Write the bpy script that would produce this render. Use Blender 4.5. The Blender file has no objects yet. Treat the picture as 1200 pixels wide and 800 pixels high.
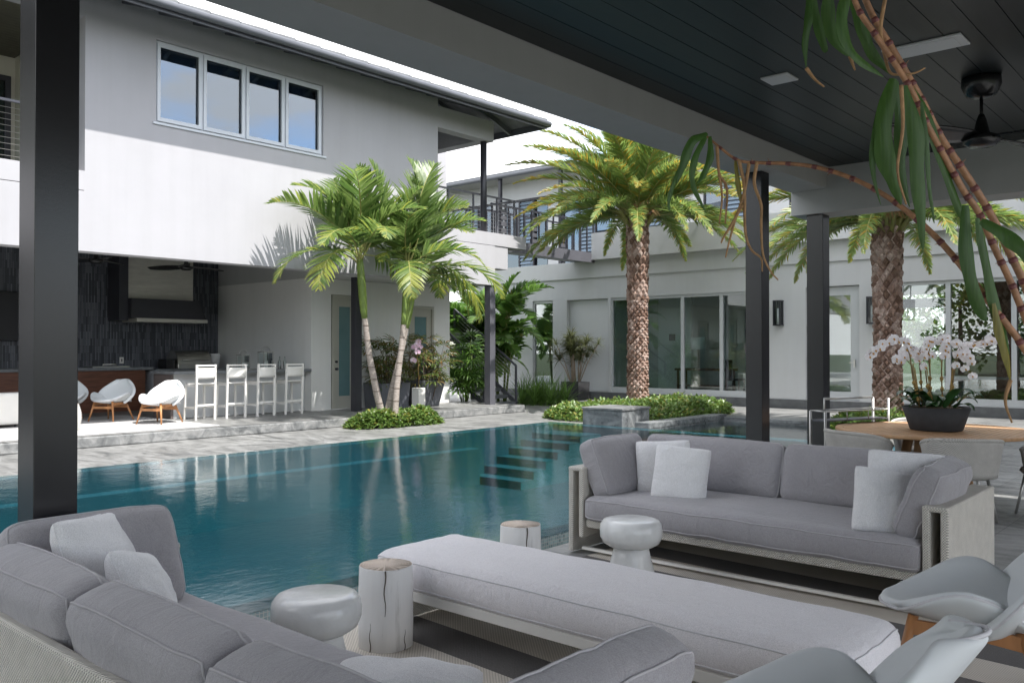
import bpy, bmesh, math, random
import numpy as np
from mathutils import Vector, Matrix, Euler, noise
R = math.radians
SC = bpy.context.scene
COL = SC.collection

# ---------------------------------------------------------------- camera
cam_d = bpy.data.cameras.new('camera'); cam = bpy.data.objects.new('camera', cam_d); COL.objects.link(cam)
cam.location = (0, 0, 1.6)
cam.rotation_euler = (R(90 + .572), 0, R(41.33 - 90))
cam_d.sensor_width = 36; cam_d.lens = 36 * 1010 / 1200
cam_d.clip_start = .05; cam_d.clip_end = 2000
SC.camera = cam
SC.render.resolution_x = 1024; SC.render.resolution_y = 682

# ---------------------------------------------------------------- sky, sun, exposure
SUN_EL, SUN_AZ = 59.0, -92.0          # azimuth of the sun seen from the scene, degrees from +X
w = bpy.data.worlds.new('World'); SC.world = w; w.use_nodes = True
nt = w.node_tree; nt.nodes.clear()
def N(t, ty, **k):
    n = t.nodes.new(ty)
    for a, b in k.items(): setattr(n, a, b)
    return n
out = N(nt, 'ShaderNodeOutputWorld'); bg = N(nt, 'ShaderNodeBackground'); bg.inputs[1].default_value = .14
sky = N(nt, 'ShaderNodeTexSky', sky_type='NISHITA'); sky.sun_disc = False
sky.sun_elevation = R(SUN_EL); sky.sun_rotation = R(90 - SUN_AZ); sky.air_density = 1.0; sky.dust_density = 1.2
tc = N(nt, 'ShaderNodeTexCoord'); mp = N(nt, 'ShaderNodeMapping'); mp.inputs['Scale'].default_value = (1, 1, 2.6)
cn = N(nt, 'ShaderNodeTexNoise'); cn.inputs['Scale'].default_value = 3.4; cn.inputs['Detail'].default_value = 7; cn.inputs['Roughness'].default_value = .58
cr = N(nt, 'ShaderNodeValToRGB'); cr.color_ramp.elements[0].position = .37; cr.color_ramp.elements[1].position = .50
mx = N(nt, 'ShaderNodeMix', data_type='RGBA'); mx.inputs[7].default_value = (4.7, 4.72, 4.8, 1)
nt.links.new(tc.outputs['Generated'], mp.inputs[0]); nt.links.new(mp.outputs[0], cn.inputs[0]); nt.links.new(cn.outputs[0], cr.inputs[0])
nt.links.new(cr.outputs[0], mx.inputs[0]); nt.links.new(sky.outputs[0], mx.inputs[6]); nt.links.new(mx.outputs[2], bg.inputs[0]); nt.links.new(bg.outputs[0], out.inputs[0])
sd = bpy.data.lights.new('sun', 'SUN'); sd.energy = 2.3; sd.angle = R(.53); sd.color = (1, .97, .925)
sun = bpy.data.objects.new('sun', sd); COL.objects.link(sun)
dv = Vector((math.cos(R(SUN_EL)) * math.cos(R(SUN_AZ)), math.cos(R(SUN_EL)) * math.sin(R(SUN_AZ)), math.sin(R(SUN_EL))))
sun.rotation_euler = dv.to_track_quat('Z', 'Y').to_euler(); sun.location = (0, 0, 30)
vs = SC.view_settings; vs.view_transform = 'Standard'; vs.look = 'None'; vs.gamma = 1; vs.use_curve_mapping = False
vs.exposure = 1.8
cy = SC.cycles; cy.max_bounces = 9; cy.diffuse_bounces = 5; cy.glossy_bounces = 4; cy.transmission_bounces = 6; cy.transparent_max_bounces = 16
cy.caustics_reflective = False; cy.caustics_refractive = False; cy.sample_clamp_indirect = 8; cy.use_denoising = True

# ---------------------------------------------------------------- materials
def newmat(name):
    m = bpy.data.materials.new(name); m.use_nodes = True
    t = m.node_tree; b = t.nodes['Principled BSDF']
    return m, t, b
def coords(t, scale=(1, 1, 1), kind='Object', rot=(0, 0, 0)):
    c = N(t, 'ShaderNodeTexCoord'); p = N(t, 'ShaderNodeMapping'); p.inputs['Scale'].default_value = scale; p.inputs['Rotation'].default_value = rot
    t.links.new(c.outputs[kind], p.inputs[0]); return p.outputs[0]
def ramp(t, src, cols, pos):
    r = N(t, 'ShaderNodeValToRGB'); e = r.color_ramp.elements
    while len(e) < len(cols): e.new(.5)
    for k, (c, q) in enumerate(zip(cols, pos)): e[k].position = q; e[k].color = (*c, 1)
    t.links.new(src, r.inputs[0]); return r.outputs[0]
def nz(t, vec, scale, detail=4, rough=.55, dist=0):
    n = N(t, 'ShaderNodeTexNoise'); n.inputs['Scale'].default_value = scale; n.inputs['Detail'].default_value = detail
    n.inputs['Roughness'].default_value = rough; n.inputs['Distortion'].default_value = dist
    t.links.new(vec, n.inputs[0]); return n.outputs[0]
def bump(t, b, h, strength, dist=.01, prev=None):
    n = N(t, 'ShaderNodeBump'); n.inputs['Strength'].default_value = strength; n.inputs['Distance'].default_value = dist
    t.links.new(h, n.inputs['Height'])
    if prev is not None: t.links.new(prev, n.inputs['Normal'])
    if b is not None: t.links.new(n.outputs[0], b.inputs['Normal'])
    return n.outputs[0]
def sc(c, k): return tuple(min(1, x * k) for x in c)
def pm(name, col, var=.12, scale=4, rough=.5, bs=0, bscale=60, metal=0, vscale=(1, 1, 1), spec=.5, bdist=.004, sheen=0):
    m, t, b = newmat(name); v = coords(t, vscale)
    f = nz(t, v, scale)
    t.links.new(ramp(t, f, [sc(col, 1 - var), sc(col, 1 + var)], [.3, .7]), b.inputs['Base Color'])
    b.inputs['Roughness'].default_value = rough; b.inputs['Metallic'].default_value = metal; b.inputs['Specular IOR Level'].default_value = spec
    if sheen: b.inputs['Sheen Weight'].default_value = sheen
    if bs: bump(t, b, nz(t, v, bscale, 3), bs, bdist)
    return m
def weave_mat(name, col, period=.012, strength=.8, rough=.7, dark=.45):
    m, t, b = newmat(name)
    v = coords(t, (1, 1, 1))
    s = N(t, 'ShaderNodeSeparateXYZ'); t.links.new(v, s.inputs[0])
    def mth(op, a, bb=None, c=None):
        n = N(t, 'ShaderNodeMath', operation=op)
        for i, q in enumerate((a, bb, c)):
            if q is None: continue
            if isinstance(q, (int, float)): n.inputs[i].default_value = q
            else: t.links.new(q, n.inputs[i])
        return n.outputs[0]
    k = 2 * math.pi / period
    h = mth('ADD', s.outputs[0], s.outputs[1])
    a = mth('SINE', mth('MULTIPLY', h, k)); c = mth('SINE', mth('MULTIPLY', s.outputs[2], k))
    f = mth('ADD', mth('MULTIPLY', mth('MULTIPLY', a, c), .5), .5)
    lf = nz(t, v, 14, 3)
    mixc = N(t, 'ShaderNodeMix', data_type='RGBA'); mixc.blend_type = 'MULTIPLY'; mixc.inputs[0].default_value = .5
    t.links.new(ramp(t, f, [sc(col, dark), col], [.1, .6]), mixc.inputs[6]); t.links.new(ramp(t, lf, [(.75,) * 3, (1, 1, 1)], [.3, .7]), mixc.inputs[7])
    t.links.new(mixc.outputs[2], b.inputs['Base Color']); b.inputs['Roughness'].default_value = rough
    bump(t, b, f, strength, period * .4)
    return m
def fabric(name, col, rough=.95, var=.07):
    m, t, b = newmat(name); v = coords(t)
    f = nz(t, v, 2.2, 5, .6); g = nz(t, coords(t, (1, 1, 1)), 260, 3, .7)
    a = ramp(t, f, [sc(col, 1 - var), sc(col, 1 + var)], [.3, .7]); c = ramp(t, g, [(.76,) * 3, (1, 1, 1)], [.35, .6])
    mm = N(t, 'ShaderNodeMix', data_type='RGBA'); mm.blend_type = 'MULTIPLY'; mm.inputs[0].default_value = 1
    t.links.new(a, mm.inputs[6]); t.links.new(c, mm.inputs[7]); t.links.new(mm.outputs[2], b.inputs['Base Color'])
    b.inputs['Roughness'].default_value = rough; b.inputs['Sheen Weight'].default_value = .25; b.inputs['Specular IOR Level'].default_value = .2
    p = bump(t, None, nz(t, coords(t, (1, 1, .35)), 11, 5, .6, 1.2), .8, .016)
    bump(t, b, g, .35, .0012, p)
    return m
def leafmat(name, cols, rough=.42, trans=.35):
    m, t, b = newmat(name)
    g = N(t, 'ShaderNodeNewGeometry'); oi = N(t, 'ShaderNodeObjectInfo')
    ad = N(t, 'ShaderNodeMath', operation='ADD'); t.links.new(g.outputs['Random Per Island'], ad.inputs[0]); t.links.new(oi.outputs['Random'], ad.inputs[1])
    fr = N(t, 'ShaderNodeMath', operation='FRACT'); t.links.new(ad.outputs[0], fr.inputs[0])
    c = ramp(t, fr.outputs[0], cols, [i / max(1, len(cols) - 1) for i in range(len(cols))])
    t.links.new(c, b.inputs['Base Color']); b.inputs['Roughness'].default_value = rough
    tr = N(t, 'ShaderNodeBsdfTranslucent'); hs = N(t, 'ShaderNodeHueSaturation'); hs.inputs['Saturation'].default_value = 1.0; hs.inputs['Value'].default_value = 2.0
    t.links.new(c, hs.inputs['Color']); t.links.new(hs.outputs[0], tr.inputs[0])
    ms = N(t, 'ShaderNodeMixShader'); ms.inputs[0].default_value = trans
    o = t.nodes['Material Output']; t.links.new(b.outputs[0], ms.inputs[1]); t.links.new(tr.outputs[0], ms.inputs[2]); t.links.new(ms.outputs[0], o.inputs[0])
    return m
def glassmat(name, tint, boost=1.0, rough=0.0, base=0.0, refl=(1, 1, 1)):
    m = bpy.data.materials.new(name); m.use_nodes = True; t = m.node_tree; t.nodes.clear()
    o = N(t, 'ShaderNodeOutputMaterial'); tr = N(t, 'ShaderNodeBsdfTransparent'); tr.inputs[0].default_value = (*tint, 1)
    gl = N(t, 'ShaderNodeBsdfGlossy'); gl.inputs['Roughness'].default_value = rough; gl.inputs['Color'].default_value = (*refl, 1)
    fr = N(t, 'ShaderNodeFresnel'); fr.inputs[0].default_value = 1.0 + .5 * boost
    ms = N(t, 'ShaderNodeMixShader'); mr = N(t, 'ShaderNodeMapRange'); mr.inputs[3].default_value = base; t.links.new(fr.outputs[0], mr.inputs[0]); t.links.new(mr.outputs[0], ms.inputs[0]); t.links.new(tr.outputs[0], ms.inputs[1]); t.links.new(gl.outputs[0], ms.inputs[2]); t.links.new(ms.outputs[0], o.inputs[0])
    return m

M = {}
def _stucco(name, col):
    m, t, b = newmat(name); v = coords(t); f = nz(t, v, .7, 5, .6); g = nz(t, coords(t, (2.2, 2.2, .12)), 2.0, 5, .6)
    mm = N(t, 'ShaderNodeMix', data_type='RGBA'); mm.blend_type = 'MULTIPLY'; mm.inputs[0].default_value = 1
    t.links.new(ramp(t, f, [sc(col, .95), sc(col, 1.03)], [.3, .7]), mm.inputs[6]); t.links.new(ramp(t, g, [(.965, .965, .96), (1, 1, 1)], [.30, .55]), mm.inputs[7]); t.links.new(mm.outputs[2], b.inputs['Base Color'])
    b.inputs['Roughness'].default_value = .88; b.inputs['Specular IOR Level'].default_value = .2
    p = bump(t, None, nz(t, v, 3.5, 4), .12, .02); bump(t, b, nz(t, v, 70, 3), .35, .004, p); return m
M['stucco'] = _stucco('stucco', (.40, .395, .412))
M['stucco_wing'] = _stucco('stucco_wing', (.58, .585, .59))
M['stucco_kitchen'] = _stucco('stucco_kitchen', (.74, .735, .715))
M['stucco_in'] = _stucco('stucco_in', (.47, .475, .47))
M['dark_steel'] = pm('dark_steel', (.028, .028, .036), .1, 3, .38, .05, 80)
M['post_steel'] = pm('post_steel', (.010, .010, .013), .08, 3, .24, .04, 90)
M['rail_steel'] = pm('rail_steel', (.10, .10, .115), .08, 3, .4)
M['gutter'] = pm('gutter', (.10, .105, .12), .1, 3, .4)
M['roof_tile'] = pm('roof_tile', (.17, .175, .185), .18, 5, .75, .3, 40)
M['alu_frame'] = pm('alu_frame', (.52, .54, .55), .03, 3, .45)
M['win_grey'] = pm('win_grey', (.55, .58, .62), .03, 3, .45)
M['white_metal'] = pm('white_metal', (.78, .76, .72), .03, 5, .4)
M['steel'] = pm('steel', (.62, .61, .57), .08, 6, .28, 0, metal=1, vscale=(1, 1, 14))
M['hood_steel'] = pm('hood_steel', (.60, .58, .52), .10, 3, .4, 0, metal=.35, vscale=(1, 1, 6))
M['plinth'] = pm('plinth', (.11, .115, .12), .25, 5, .5, .3, 30)
M['teak'] = pm('teak', (.46, .27, .14), .22, 7, .5, .2, 60, vscale=(3, 1, 1))
M['wood_leg'] = pm('wood_leg', (.42, .19, .075), .25, 10, .42, .15, 70, vscale=(1, 1, .2))
M['walnut'] = pm('walnut', (.13, .050, .028), .35, 3, .45, .1, 60, vscale=(1, 1, 8))
M['island_side'] = pm('island_side', (.14, .115, .11), .1, 3, .4)
M['counter'] = pm('counter', (.17, .18, .19), .2, 8, .35)
M['black'] = pm('black', (.012, .012, .013), .1, 3, .25)
M['screen'] = pm('screen', (.006, .006, .008), .05, 3, .4)
M['ceramic'] = pm('ceramic', (.74, .745, .74), .07, 9, .22, .35, 9, spec=.6, bdist=.014)
M['leather'] = pm('leather', (.70, .725, .735), .03, 3, .55, .15, 300, spec=.4, bdist=.001)
M['sofa_fabric'] = fabric('sofa_fabric', (.40, .385, .405))
M['bench_fabric'] = fabric('bench_fabric', (.87, .84, .86), var=.03)
M['pillow_fabric'] = fabric('pillow_fabric', (.88, .875, .89), var=.03)
M['seam'] = pm('seam', (.46, .445, .465), .05, 30, .9)
M['seam_white'] = pm('seam_white', (.66, .65, .67), .05, 30, .9)
M['wicker'] = weave_mat('wicker', (.78, .74, .67), .016)
M['wicker_grey'] = weave_mat('wicker_grey', (.66, .63, .59), .014)
M['pot_dark'] = pm('pot_dark', (.035, .035, .038), .15, 12, .8, .2, 40)
M['pot_grey'] = pm('pot_grey', (.10, .105, .12), .12, 6, .7, .2, 40)
M['soil'] = pm('soil', (.10, .07, .035), .5, 40, .95, 1, 60, bdist=.01)
M['panel_white'] = pm('panel_white', (.62, .63, .64), .02, 3, .6)
M['aqua_tile'] = None
M['cable'] = pm('cable', (.45, .44, .42), .05, 5, .35, metal=.8)
M['shade'] = pm('shade', (.55, .62, .60), .03, 5, .9)
M['white_rug'] = pm('white_rug', (.50, .495, .49), .06, 30, .95, .8, 160, bdist=.01)
M['petal'] = leafmat('petal', [(.80, .78, .80), (.84, .82, .84)], .5, .25)
M['petal_core'] = pm('petal_core', (.55, .30, .06), .2, 30, .6)
M['orchid_leaf'] = leafmat('orchid_leaf', [(.018, .055, .018), (.03, .085, .022)], .3, .1)
M['spike'] = pm('spike', (.20, .13, .05), .3, 30, .7)
M['palm_green'] = leafmat('palm_green', [(.10, .165, .04), (.17, .24, .055), (.13, .20, .06), (.24, .29, .08)], .42, .35)
M['palm_yellow'] = leafmat('palm_yellow', [(.22, .19, .03), (.36, .22, .03), (.26, .24, .05)], .5, .35)
M['palm_dry'] = leafmat('palm_dry', [(.42, .30, .18), (.50, .40, .27)], .8, .2)
M['areca_green'] = leafmat('areca_green', [(.05, .10, .022), (.11, .165, .04), (.15, .21, .06), (.07, .125, .03)], .38, .4)
M['areca_yellow'] = leafmat('areca_yellow', [(.19, .24, .05), (.26, .27, .05)], .45, .4)
M['thicket'] = leafmat('thicket', [(.05, .11, .024), (.09, .18, .035), (.16, .28, .055), (.06, .13, .03)], .35, .35)
M['shrub'] = leafmat('shrub', [(.05, .10, .02), (.11, .18, .04), (.17, .26, .07), (.07, .13, .025), (.22, .20, .04)], .4, .3)
M['olive'] = leafmat('olive', [(.06, .075, .03), (.10, .11, .045), (.08, .09, .035)], .5, .3)
M['ladypalm'] = leafmat('ladypalm', [(.03, .07, .014), (.08, .11, .02), (.20, .12, .035), (.06, .10, .02), (.11, .15, .03)], .5, .3)
M['cane_leaf'] = leafmat('cane_leaf', [(.045, .10, .025), (.07, .15, .035), (.055, .12, .03)], .42, .45)
M['cane_leaf_y'] = leafmat('cane_leaf_y', [(.16, .16, .03), (.22, .19, .04)], .5, .3)
M['dry_root'] = pm('dry_root', (.36, .21, .10), .3, 40, .8)
M['cane'] = pm('cane', (.34, .17, .085), .35, 40, .5, .2, 80)
M['cane_ring'] = pm('cane_ring', (.16, .05, .045), .3, 60, .5)
M['grey_bark'] = pm('grey_bark', (.30, .26, .23), .3, 14, .9, .5, 40, vscale=(1, 1, 3))
M['green_stem'] = pm('green_stem', (.14, .20, .04), .3, 8, .5)
M['ring_dark'] = pm('ring_dark', (.15, .12, .10), .3, 20, .9)
M['rachis'] = pm('rachis', (.26, .25, .08), .2, 8, .5)
M['grass_leaf'] = leafmat('grass_leaf', [(.07, .14, .03), (.14, .24, .05), (.10, .18, .04)], .5, .35)
M['brown_bark'] = pm('brown_bark', (.12, .09, .07), .4, 14, .95, .6, 40)

# striated bark for date palms (bosses)
def _boss():
    m, t, b = newmat('palm_bark'); g = N(t, 'ShaderNodeNewGeometry'); v = coords(t)
    c = ramp(t, g.outputs['Random Per Island'], [(.16, .09, .06), (.34, .22, .17), (.55, .42, .36)], [0, .5, 1])
    f = ramp(t, nz(t, v, 30, 5), [(.45,) * 3, (1, 1, 1)], [.35, .65])
    mm = N(t, 'ShaderNodeMix', data_type='RGBA'); mm.blend_type = 'MULTIPLY'; mm.inputs[0].default_value = .8
    t.links.new(c, mm.inputs[6]); t.links.new(f, mm.inputs[7]); t.links.new(mm.outputs[2], b.inputs['Base Color']); b.inputs['Roughness'].default_value = .9
    bump(t, b, nz(t, v, 60, 4), .6, .01); return m
M['palm_bark'] = _boss()

def _stone(name, big, base, dark, light, rough0, rough1, joints=True):
    m, t, b = newmat(name); v = coords(t)
    v2 = coords(t, (1.0, .32, 1), rot=(0, 0, R(14)))
    f = nz(t, v2, 2.6, 9, .68, 1.6); g = nz(t, v, 9, 5, .6)
    c = ramp(t, f, [dark, base, light, sc(base, .8)], [.30, .46, .60, .74])
    mm = N(t, 'ShaderNodeMix', data_type='RGBA'); mm.blend_type = 'MULTIPLY'; mm.inputs[0].default_value = .6
    t.links.new(c, mm.inputs[6]); t.links.new(ramp(t, g, [(.6,) * 3, (1.0,) * 3], [.3, .6]), mm.inputs[7])
    last = mm.outputs[2]
    if joints:
        br = N(t, 'ShaderNodeTexBrick'); br.inputs['Scale'].default_value = 1; br.inputs['Brick Width'].default_value = big[0]; br.inputs['Row Height'].default_value = big[1]
        br.inputs['Mortar Size'].default_value = .006; br.inputs['Mortar Smooth'].default_value = .1; br.inputs['Color1'].default_value = (.82, .82, .82, 1); br.inputs['Color2'].default_value = (1, 1, 1, 1); br.inputs['Mortar'].default_value = (.6, .6, .6, 1)
        t.links.new(v, br.inputs[0])
        m2 = N(t, 'ShaderNodeMix', data_type='RGBA'); m2.blend_type = 'MULTIPLY'; m2.inputs[0].default_value = 1
        t.links.new(last, m2.inputs[6]); t.links.new(br.outputs[0], m2.inputs[7]); last = m2.outputs[2]
    t.links.new(last, b.inputs['Base Color'])
    rr = N(t, 'ShaderNodeMapRange'); rr.inputs[1].default_value = .3; rr.inputs[2].default_value = .7; rr.inputs[3].default_value = rough0; rr.inputs[4].default_value = rough1
    t.links.new(g, rr.inputs[0]); t.links.new(rr.outputs[0], b.inputs['Roughness'])
    p = bump(t, None, f, .3, .01); bump(t, b, g, .25, .006, p)
    return m
M['deck'] = _stone('deck_stone', (1.2, .6), (.205, .205, .20), (.075, .078, .08), (.31, .31, .305), .28, .6)
M['step_stone'] = _stone('step_stone', (1.2, .6), (.17, .175, .175), (.08, .083, .085), (.28, .28, .275), .4, .7, False)
M['dark_stone'] = _stone('dark_stone', (.6, .3), (.15, .16, .165), (.07, .075, .08), (.28, .29, .29), .2, .5, False)

def _brickwall():
    m, t, b = newmat('slate_strips'); v = coords(t, (1, 1, 1), rot=(R(90), 0, 0))
    br = N(t, 'ShaderNodeTexBrick'); br.inputs['Scale'].default_value = 1; br.inputs['Brick Width'].default_value = .34; br.inputs['Row Height'].default_value = .035
    br.inputs['Mortar Size'].default_value = .003; br.inputs['Color1'].default_value = (.040, .045, .056, 1); br.inputs['Color2'].default_value = (.16, .17, .20, 1); br.inputs['Mortar'].default_value = (.012, .012, .014, 1); br.inputs['Bias'].default_value = -.1
    v2 = coords(t, (1, 1, 1)); s = N(t, 'ShaderNodeSeparateXYZ'); cb = N(t, 'ShaderNodeCombineXYZ'); t.links.new(v2, s.inputs[0]); t.links.new(s.outputs[2], cb.inputs[0]); t.links.new(s.outputs[0], cb.inputs[1])
    t.links.new(cb.outputs[0], br.inputs[0]); t.links.new(br.outputs[0], b.inputs['Base Color']); b.inputs['Roughness'].default_value = .55
    bump(t, b, br.outputs[1], .6, .01); return m
M['slate'] = _brickwall()

def _tile(name, c1, c2, mortar, size=.028):
    m, t, b = newmat(name); v = coords(t); s = N(t, 'ShaderNodeSeparateXYZ'); t.links.new(v, s.inputs[0])
    ad = N(t, 'ShaderNodeMath', operation='ADD'); t.links.new(s.outputs[0], ad.inputs[0]); t.links.new(s.outputs[1], ad.inputs[1])
    cb = N(t, 'ShaderNodeCombineXYZ'); t.links.new(ad.outputs[0], cb.inputs[0]); t.links.new(s.outputs[2], cb.inputs[1])
    br = N(t, 'ShaderNodeTexBrick'); br.offset = 0; br.inputs['Scale'].default_value = 1; br.inputs['Brick Width'].default_value = size; br.inputs['Row Height'].default_value = size; br.inputs['Mortar Size'].default_value = .0022
    br.inputs['Color1'].default_value = (*c1, 1); br.inputs['Color2'].default_value = (*c2, 1); br.inputs['Mortar'].default_value = (*mortar, 1)
    t.links.new(cb.outputs[0], br.inputs[0]); t.links.new(br.outputs[0], b.inputs['Base Color']); b.inputs['Roughness'].default_value = .15; return m
M['edge_tile'] = _tile('edge_tile', (.03, .07, .085), (.10, .17, .18), (.16, .18, .18))

def _plaster(name, c0, c1):
    m, t, b = newmat(name); v = coords(t); f = nz(t, v, 1.3, 4); g = nz(t, v, 60, 3)
    t.links.new(ramp(t, f, [c0, c1], [.3, .7]), b.inputs['Base Color']); b.inputs['Roughness'].default_value = .7; bump(t, b, g, .2, .005); return m
M['pool_plaster'] = _plaster('pool_plaster', (.0012, .029, .042), (.0018, .036, .050))
M['pool_ledge'] = _plaster('pool_ledge', (.010, .07, .095), (.016, .10, .13))
M['pool_step'] = _plaster('pool_step', (.005, .060, .08), (.007, .072, .092))

M['riser_lightened'] = _plaster('riser_lightened', (.016, .11, .135), (.022, .13, .155))  # step bodies coloured brighter to make up for the sun their faces miss
def _water():
    m = bpy.data.materials.new('water'); m.use_nodes = True; t = m.node_tree; t.nodes.clear()
    o = N(t, 'ShaderNodeOutputMaterial'); tr = N(t, 'ShaderNodeBsdfTransparent'); tr.inputs[0].default_value = (.62, .90, .93, 1)
    gl = N(t, 'ShaderNodeBsdfGlossy'); gl.inputs['Roughness'].default_value = .015; gl.inputs['Color'].default_value = (1, 1, 1, 1)
    v = coords(t, (1, 1, 1)); a = nz(t, v, 1.6, 3, .5, .4); b2 = nz(t, coords(t, (1, 2.0, 1), rot=(0, 0, R(35))), 9, 4, .6)
    n1 = bump(t, None, a, .10, .05); n2 = bump(t, None, b2, .07, .025, n1)
    t.links.new(n2, gl.inputs['Normal'])
    fr = N(t, 'ShaderNodeFresnel'); fr.inputs[0].default_value = 1.42; t.links.new(n2, fr.inputs['Normal'])
    ms = N(t, 'ShaderNodeMixShader'); t.links.new(fr.outputs[0], ms.inputs[0]); t.links.new(tr.outputs[0], ms.inputs[1]); t.links.new(gl.outputs[0], ms.inputs[2]); t.links.new(ms.outputs[0], o.inputs[0])
    return m
M['water'] = _water()
M['glass'] = glassmat('glass', (.90, .97, .955), 1.0, base=.10)
M['glass_dark'] = glassmat('glass_dark', (.30, .40, .42), 1.15)
M['glass_blue'] = glassmat('glass_blue', (.40, .50, .60), 1.2, base=.20, refl=(.60, .64, .68))
M['glass_clear'] = glassmat('glass_clear', (.88, .92, .92), .8)
def _frost():
    m, t, b = newmat('frosted_glass'); v = coords(t)
    t.links.new(ramp(t, nz(t, v, 1.5, 3), [(.10, .19, .20), (.14, .24, .25)], [.3, .7]), b.inputs['Base Color']); b.inputs['Roughness'].default_value = .22; return m
M['frosted'] = _frost()

def _rug():
    m, t, b = newmat('striped_rug'); v = coords(t); s = N(t, 'ShaderNodeSeparateXYZ'); t.links.new(v, s.inputs[0])
    def mth(op, a, bb=None):
        n = N(t, 'ShaderNodeMath', operation=op)
        for i, q in enumerate((a, bb)):
            if q is None: continue
            if isinstance(q, (int, float)): n.inputs[i].default_value = q
            else: t.links.new(q, n.inputs[i])
        return n.outputs[0]
    x = mth('ADD', s.outputs[0], mth('MULTIPLY', s.outputs[1], -.06))
    ph = mth('FRACT', mth('DIVIDE', mth('SUBTRACT', x, .46), .63))       # dark for the first half
    st = mth('GREATER_THAN', ph, .47)
    g = nz(t, coords(t, (1, 8, 1)), 90, 3)
    cd = ramp(t, g, [(.085, .08, .078), (.16, .15, .145)], [.35, .65])
    kk = 2 * math.pi / .02
    wv = mth('ADD', mth('MULTIPLY', mth('MULTIPLY', mth('SINE', mth('MULTIPLY', s.outputs[0], kk)), mth('SINE', mth('MULTIPLY', s.outputs[1], kk))), .5), .5)
    cl = ramp(t, wv, [(.38, .34, .29), (.66, .61, .54)], [.1, .6])
    mm = N(t, 'ShaderNodeMix', data_type='RGBA'); t.links.new(st, mm.inputs[0]); t.links.new(cd, mm.inputs[6]); t.links.new(cl, mm.inputs[7])
    t.links.new(mm.outputs[2], b.inputs['Base Color']); b.inputs['Roughness'].default_value = .95
    bump(t, b, wv, .5, .006); return m
M['rug'] = _rug()
def _plank():
    m, t, b = newmat('ceiling_board'); g = N(t, 'ShaderNodeNewGeometry'); v = coords(t, (.15, 3, 1))
    c = ramp(t, g.outputs['Random Per Island'], [(.008, .011, .012), (.013, .017, .018)], [0, 1])
    t.links.new(c, b.inputs['Base Color']); b.inputs['Roughness'].default_value = .42; bump(t, b, nz(t, v, 12, 4), .08, .01); return m
M['ceiling_board'] = _plank()
def _cane_leaf(m):
    t = m.node_tree; b = t.nodes['Principled BSDF']; v = coords(t, (1, 1, .05)); lk = b.inputs['Base Color'].links[0].from_socket
    mm = N(t, 'ShaderNodeMix', data_type='RGBA'); mm.blend_type = 'MULTIPLY'; mm.inputs[0].default_value = .9; t.links.new(lk, mm.inputs[6]); t.links.new(ramp(t, nz(t, v, 160, 4), [(.45, .5, .4), (1.25, 1.2, 1.0)], [.3, .7]), mm.inputs[7]); t.links.new(mm.outputs[2], b.inputs['Base Color'])
    bump(t, b, nz(t, v, 160, 3), .5, .003)
_cane_leaf(M['cane_leaf']); _cane_leaf(M['cane_leaf_y'])
def _log():
    m, t, b = newmat('log_side'); v = coords(t, (1, 1, .12)); f = nz(t, v, 16, 5, .6)
    t.links.new(ramp(t, f, [(.55, .54, .52), (.80, .79, .78), (.84, .83, .82)], [.28, .42, .8]), b.inputs['Base Color']); b.inputs['Roughness'].default_value = .6
    bump(t, b, f, .6, .01); return m
M['log_side'] = _log()
def _logtop():
    m, t, b = newmat('log_top'); v = coords(t); wv = N(t, 'ShaderNodeTexWave', wave_type='RINGS', rings_direction='Z'); wv.inputs['Scale'].default_value = 22; wv.inputs['Distortion'].default_value = 2.5; wv.inputs['Detail'].default_value = 3
    t.links.new(v, wv.inputs[0]); t.links.new(ramp(t, wv.outputs[1], [(.55, .44, .36), (.68, .57, .48)], [0, 1]), b.inputs['Base Color']); b.inputs['Roughness'].default_value = .6; return m
M['log_top'] = _logtop()
M['crack'] = pm('crack', (.10, .08, .06), .3, 30, .9)
def _grass():
    m, t, b = newmat('lawn'); v = coords(t); t.links.new(ramp(t, nz(t, v, 3, 6), [(.018, .032, .010), (.04, .06, .018)], [.3, .7]), b.inputs['Base Color']); b.inputs['Roughness'].default_value = .95
    bump(t, b, nz(t, v, 60, 3), 1, .05); return m
M['lawn'] = _grass()

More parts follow.
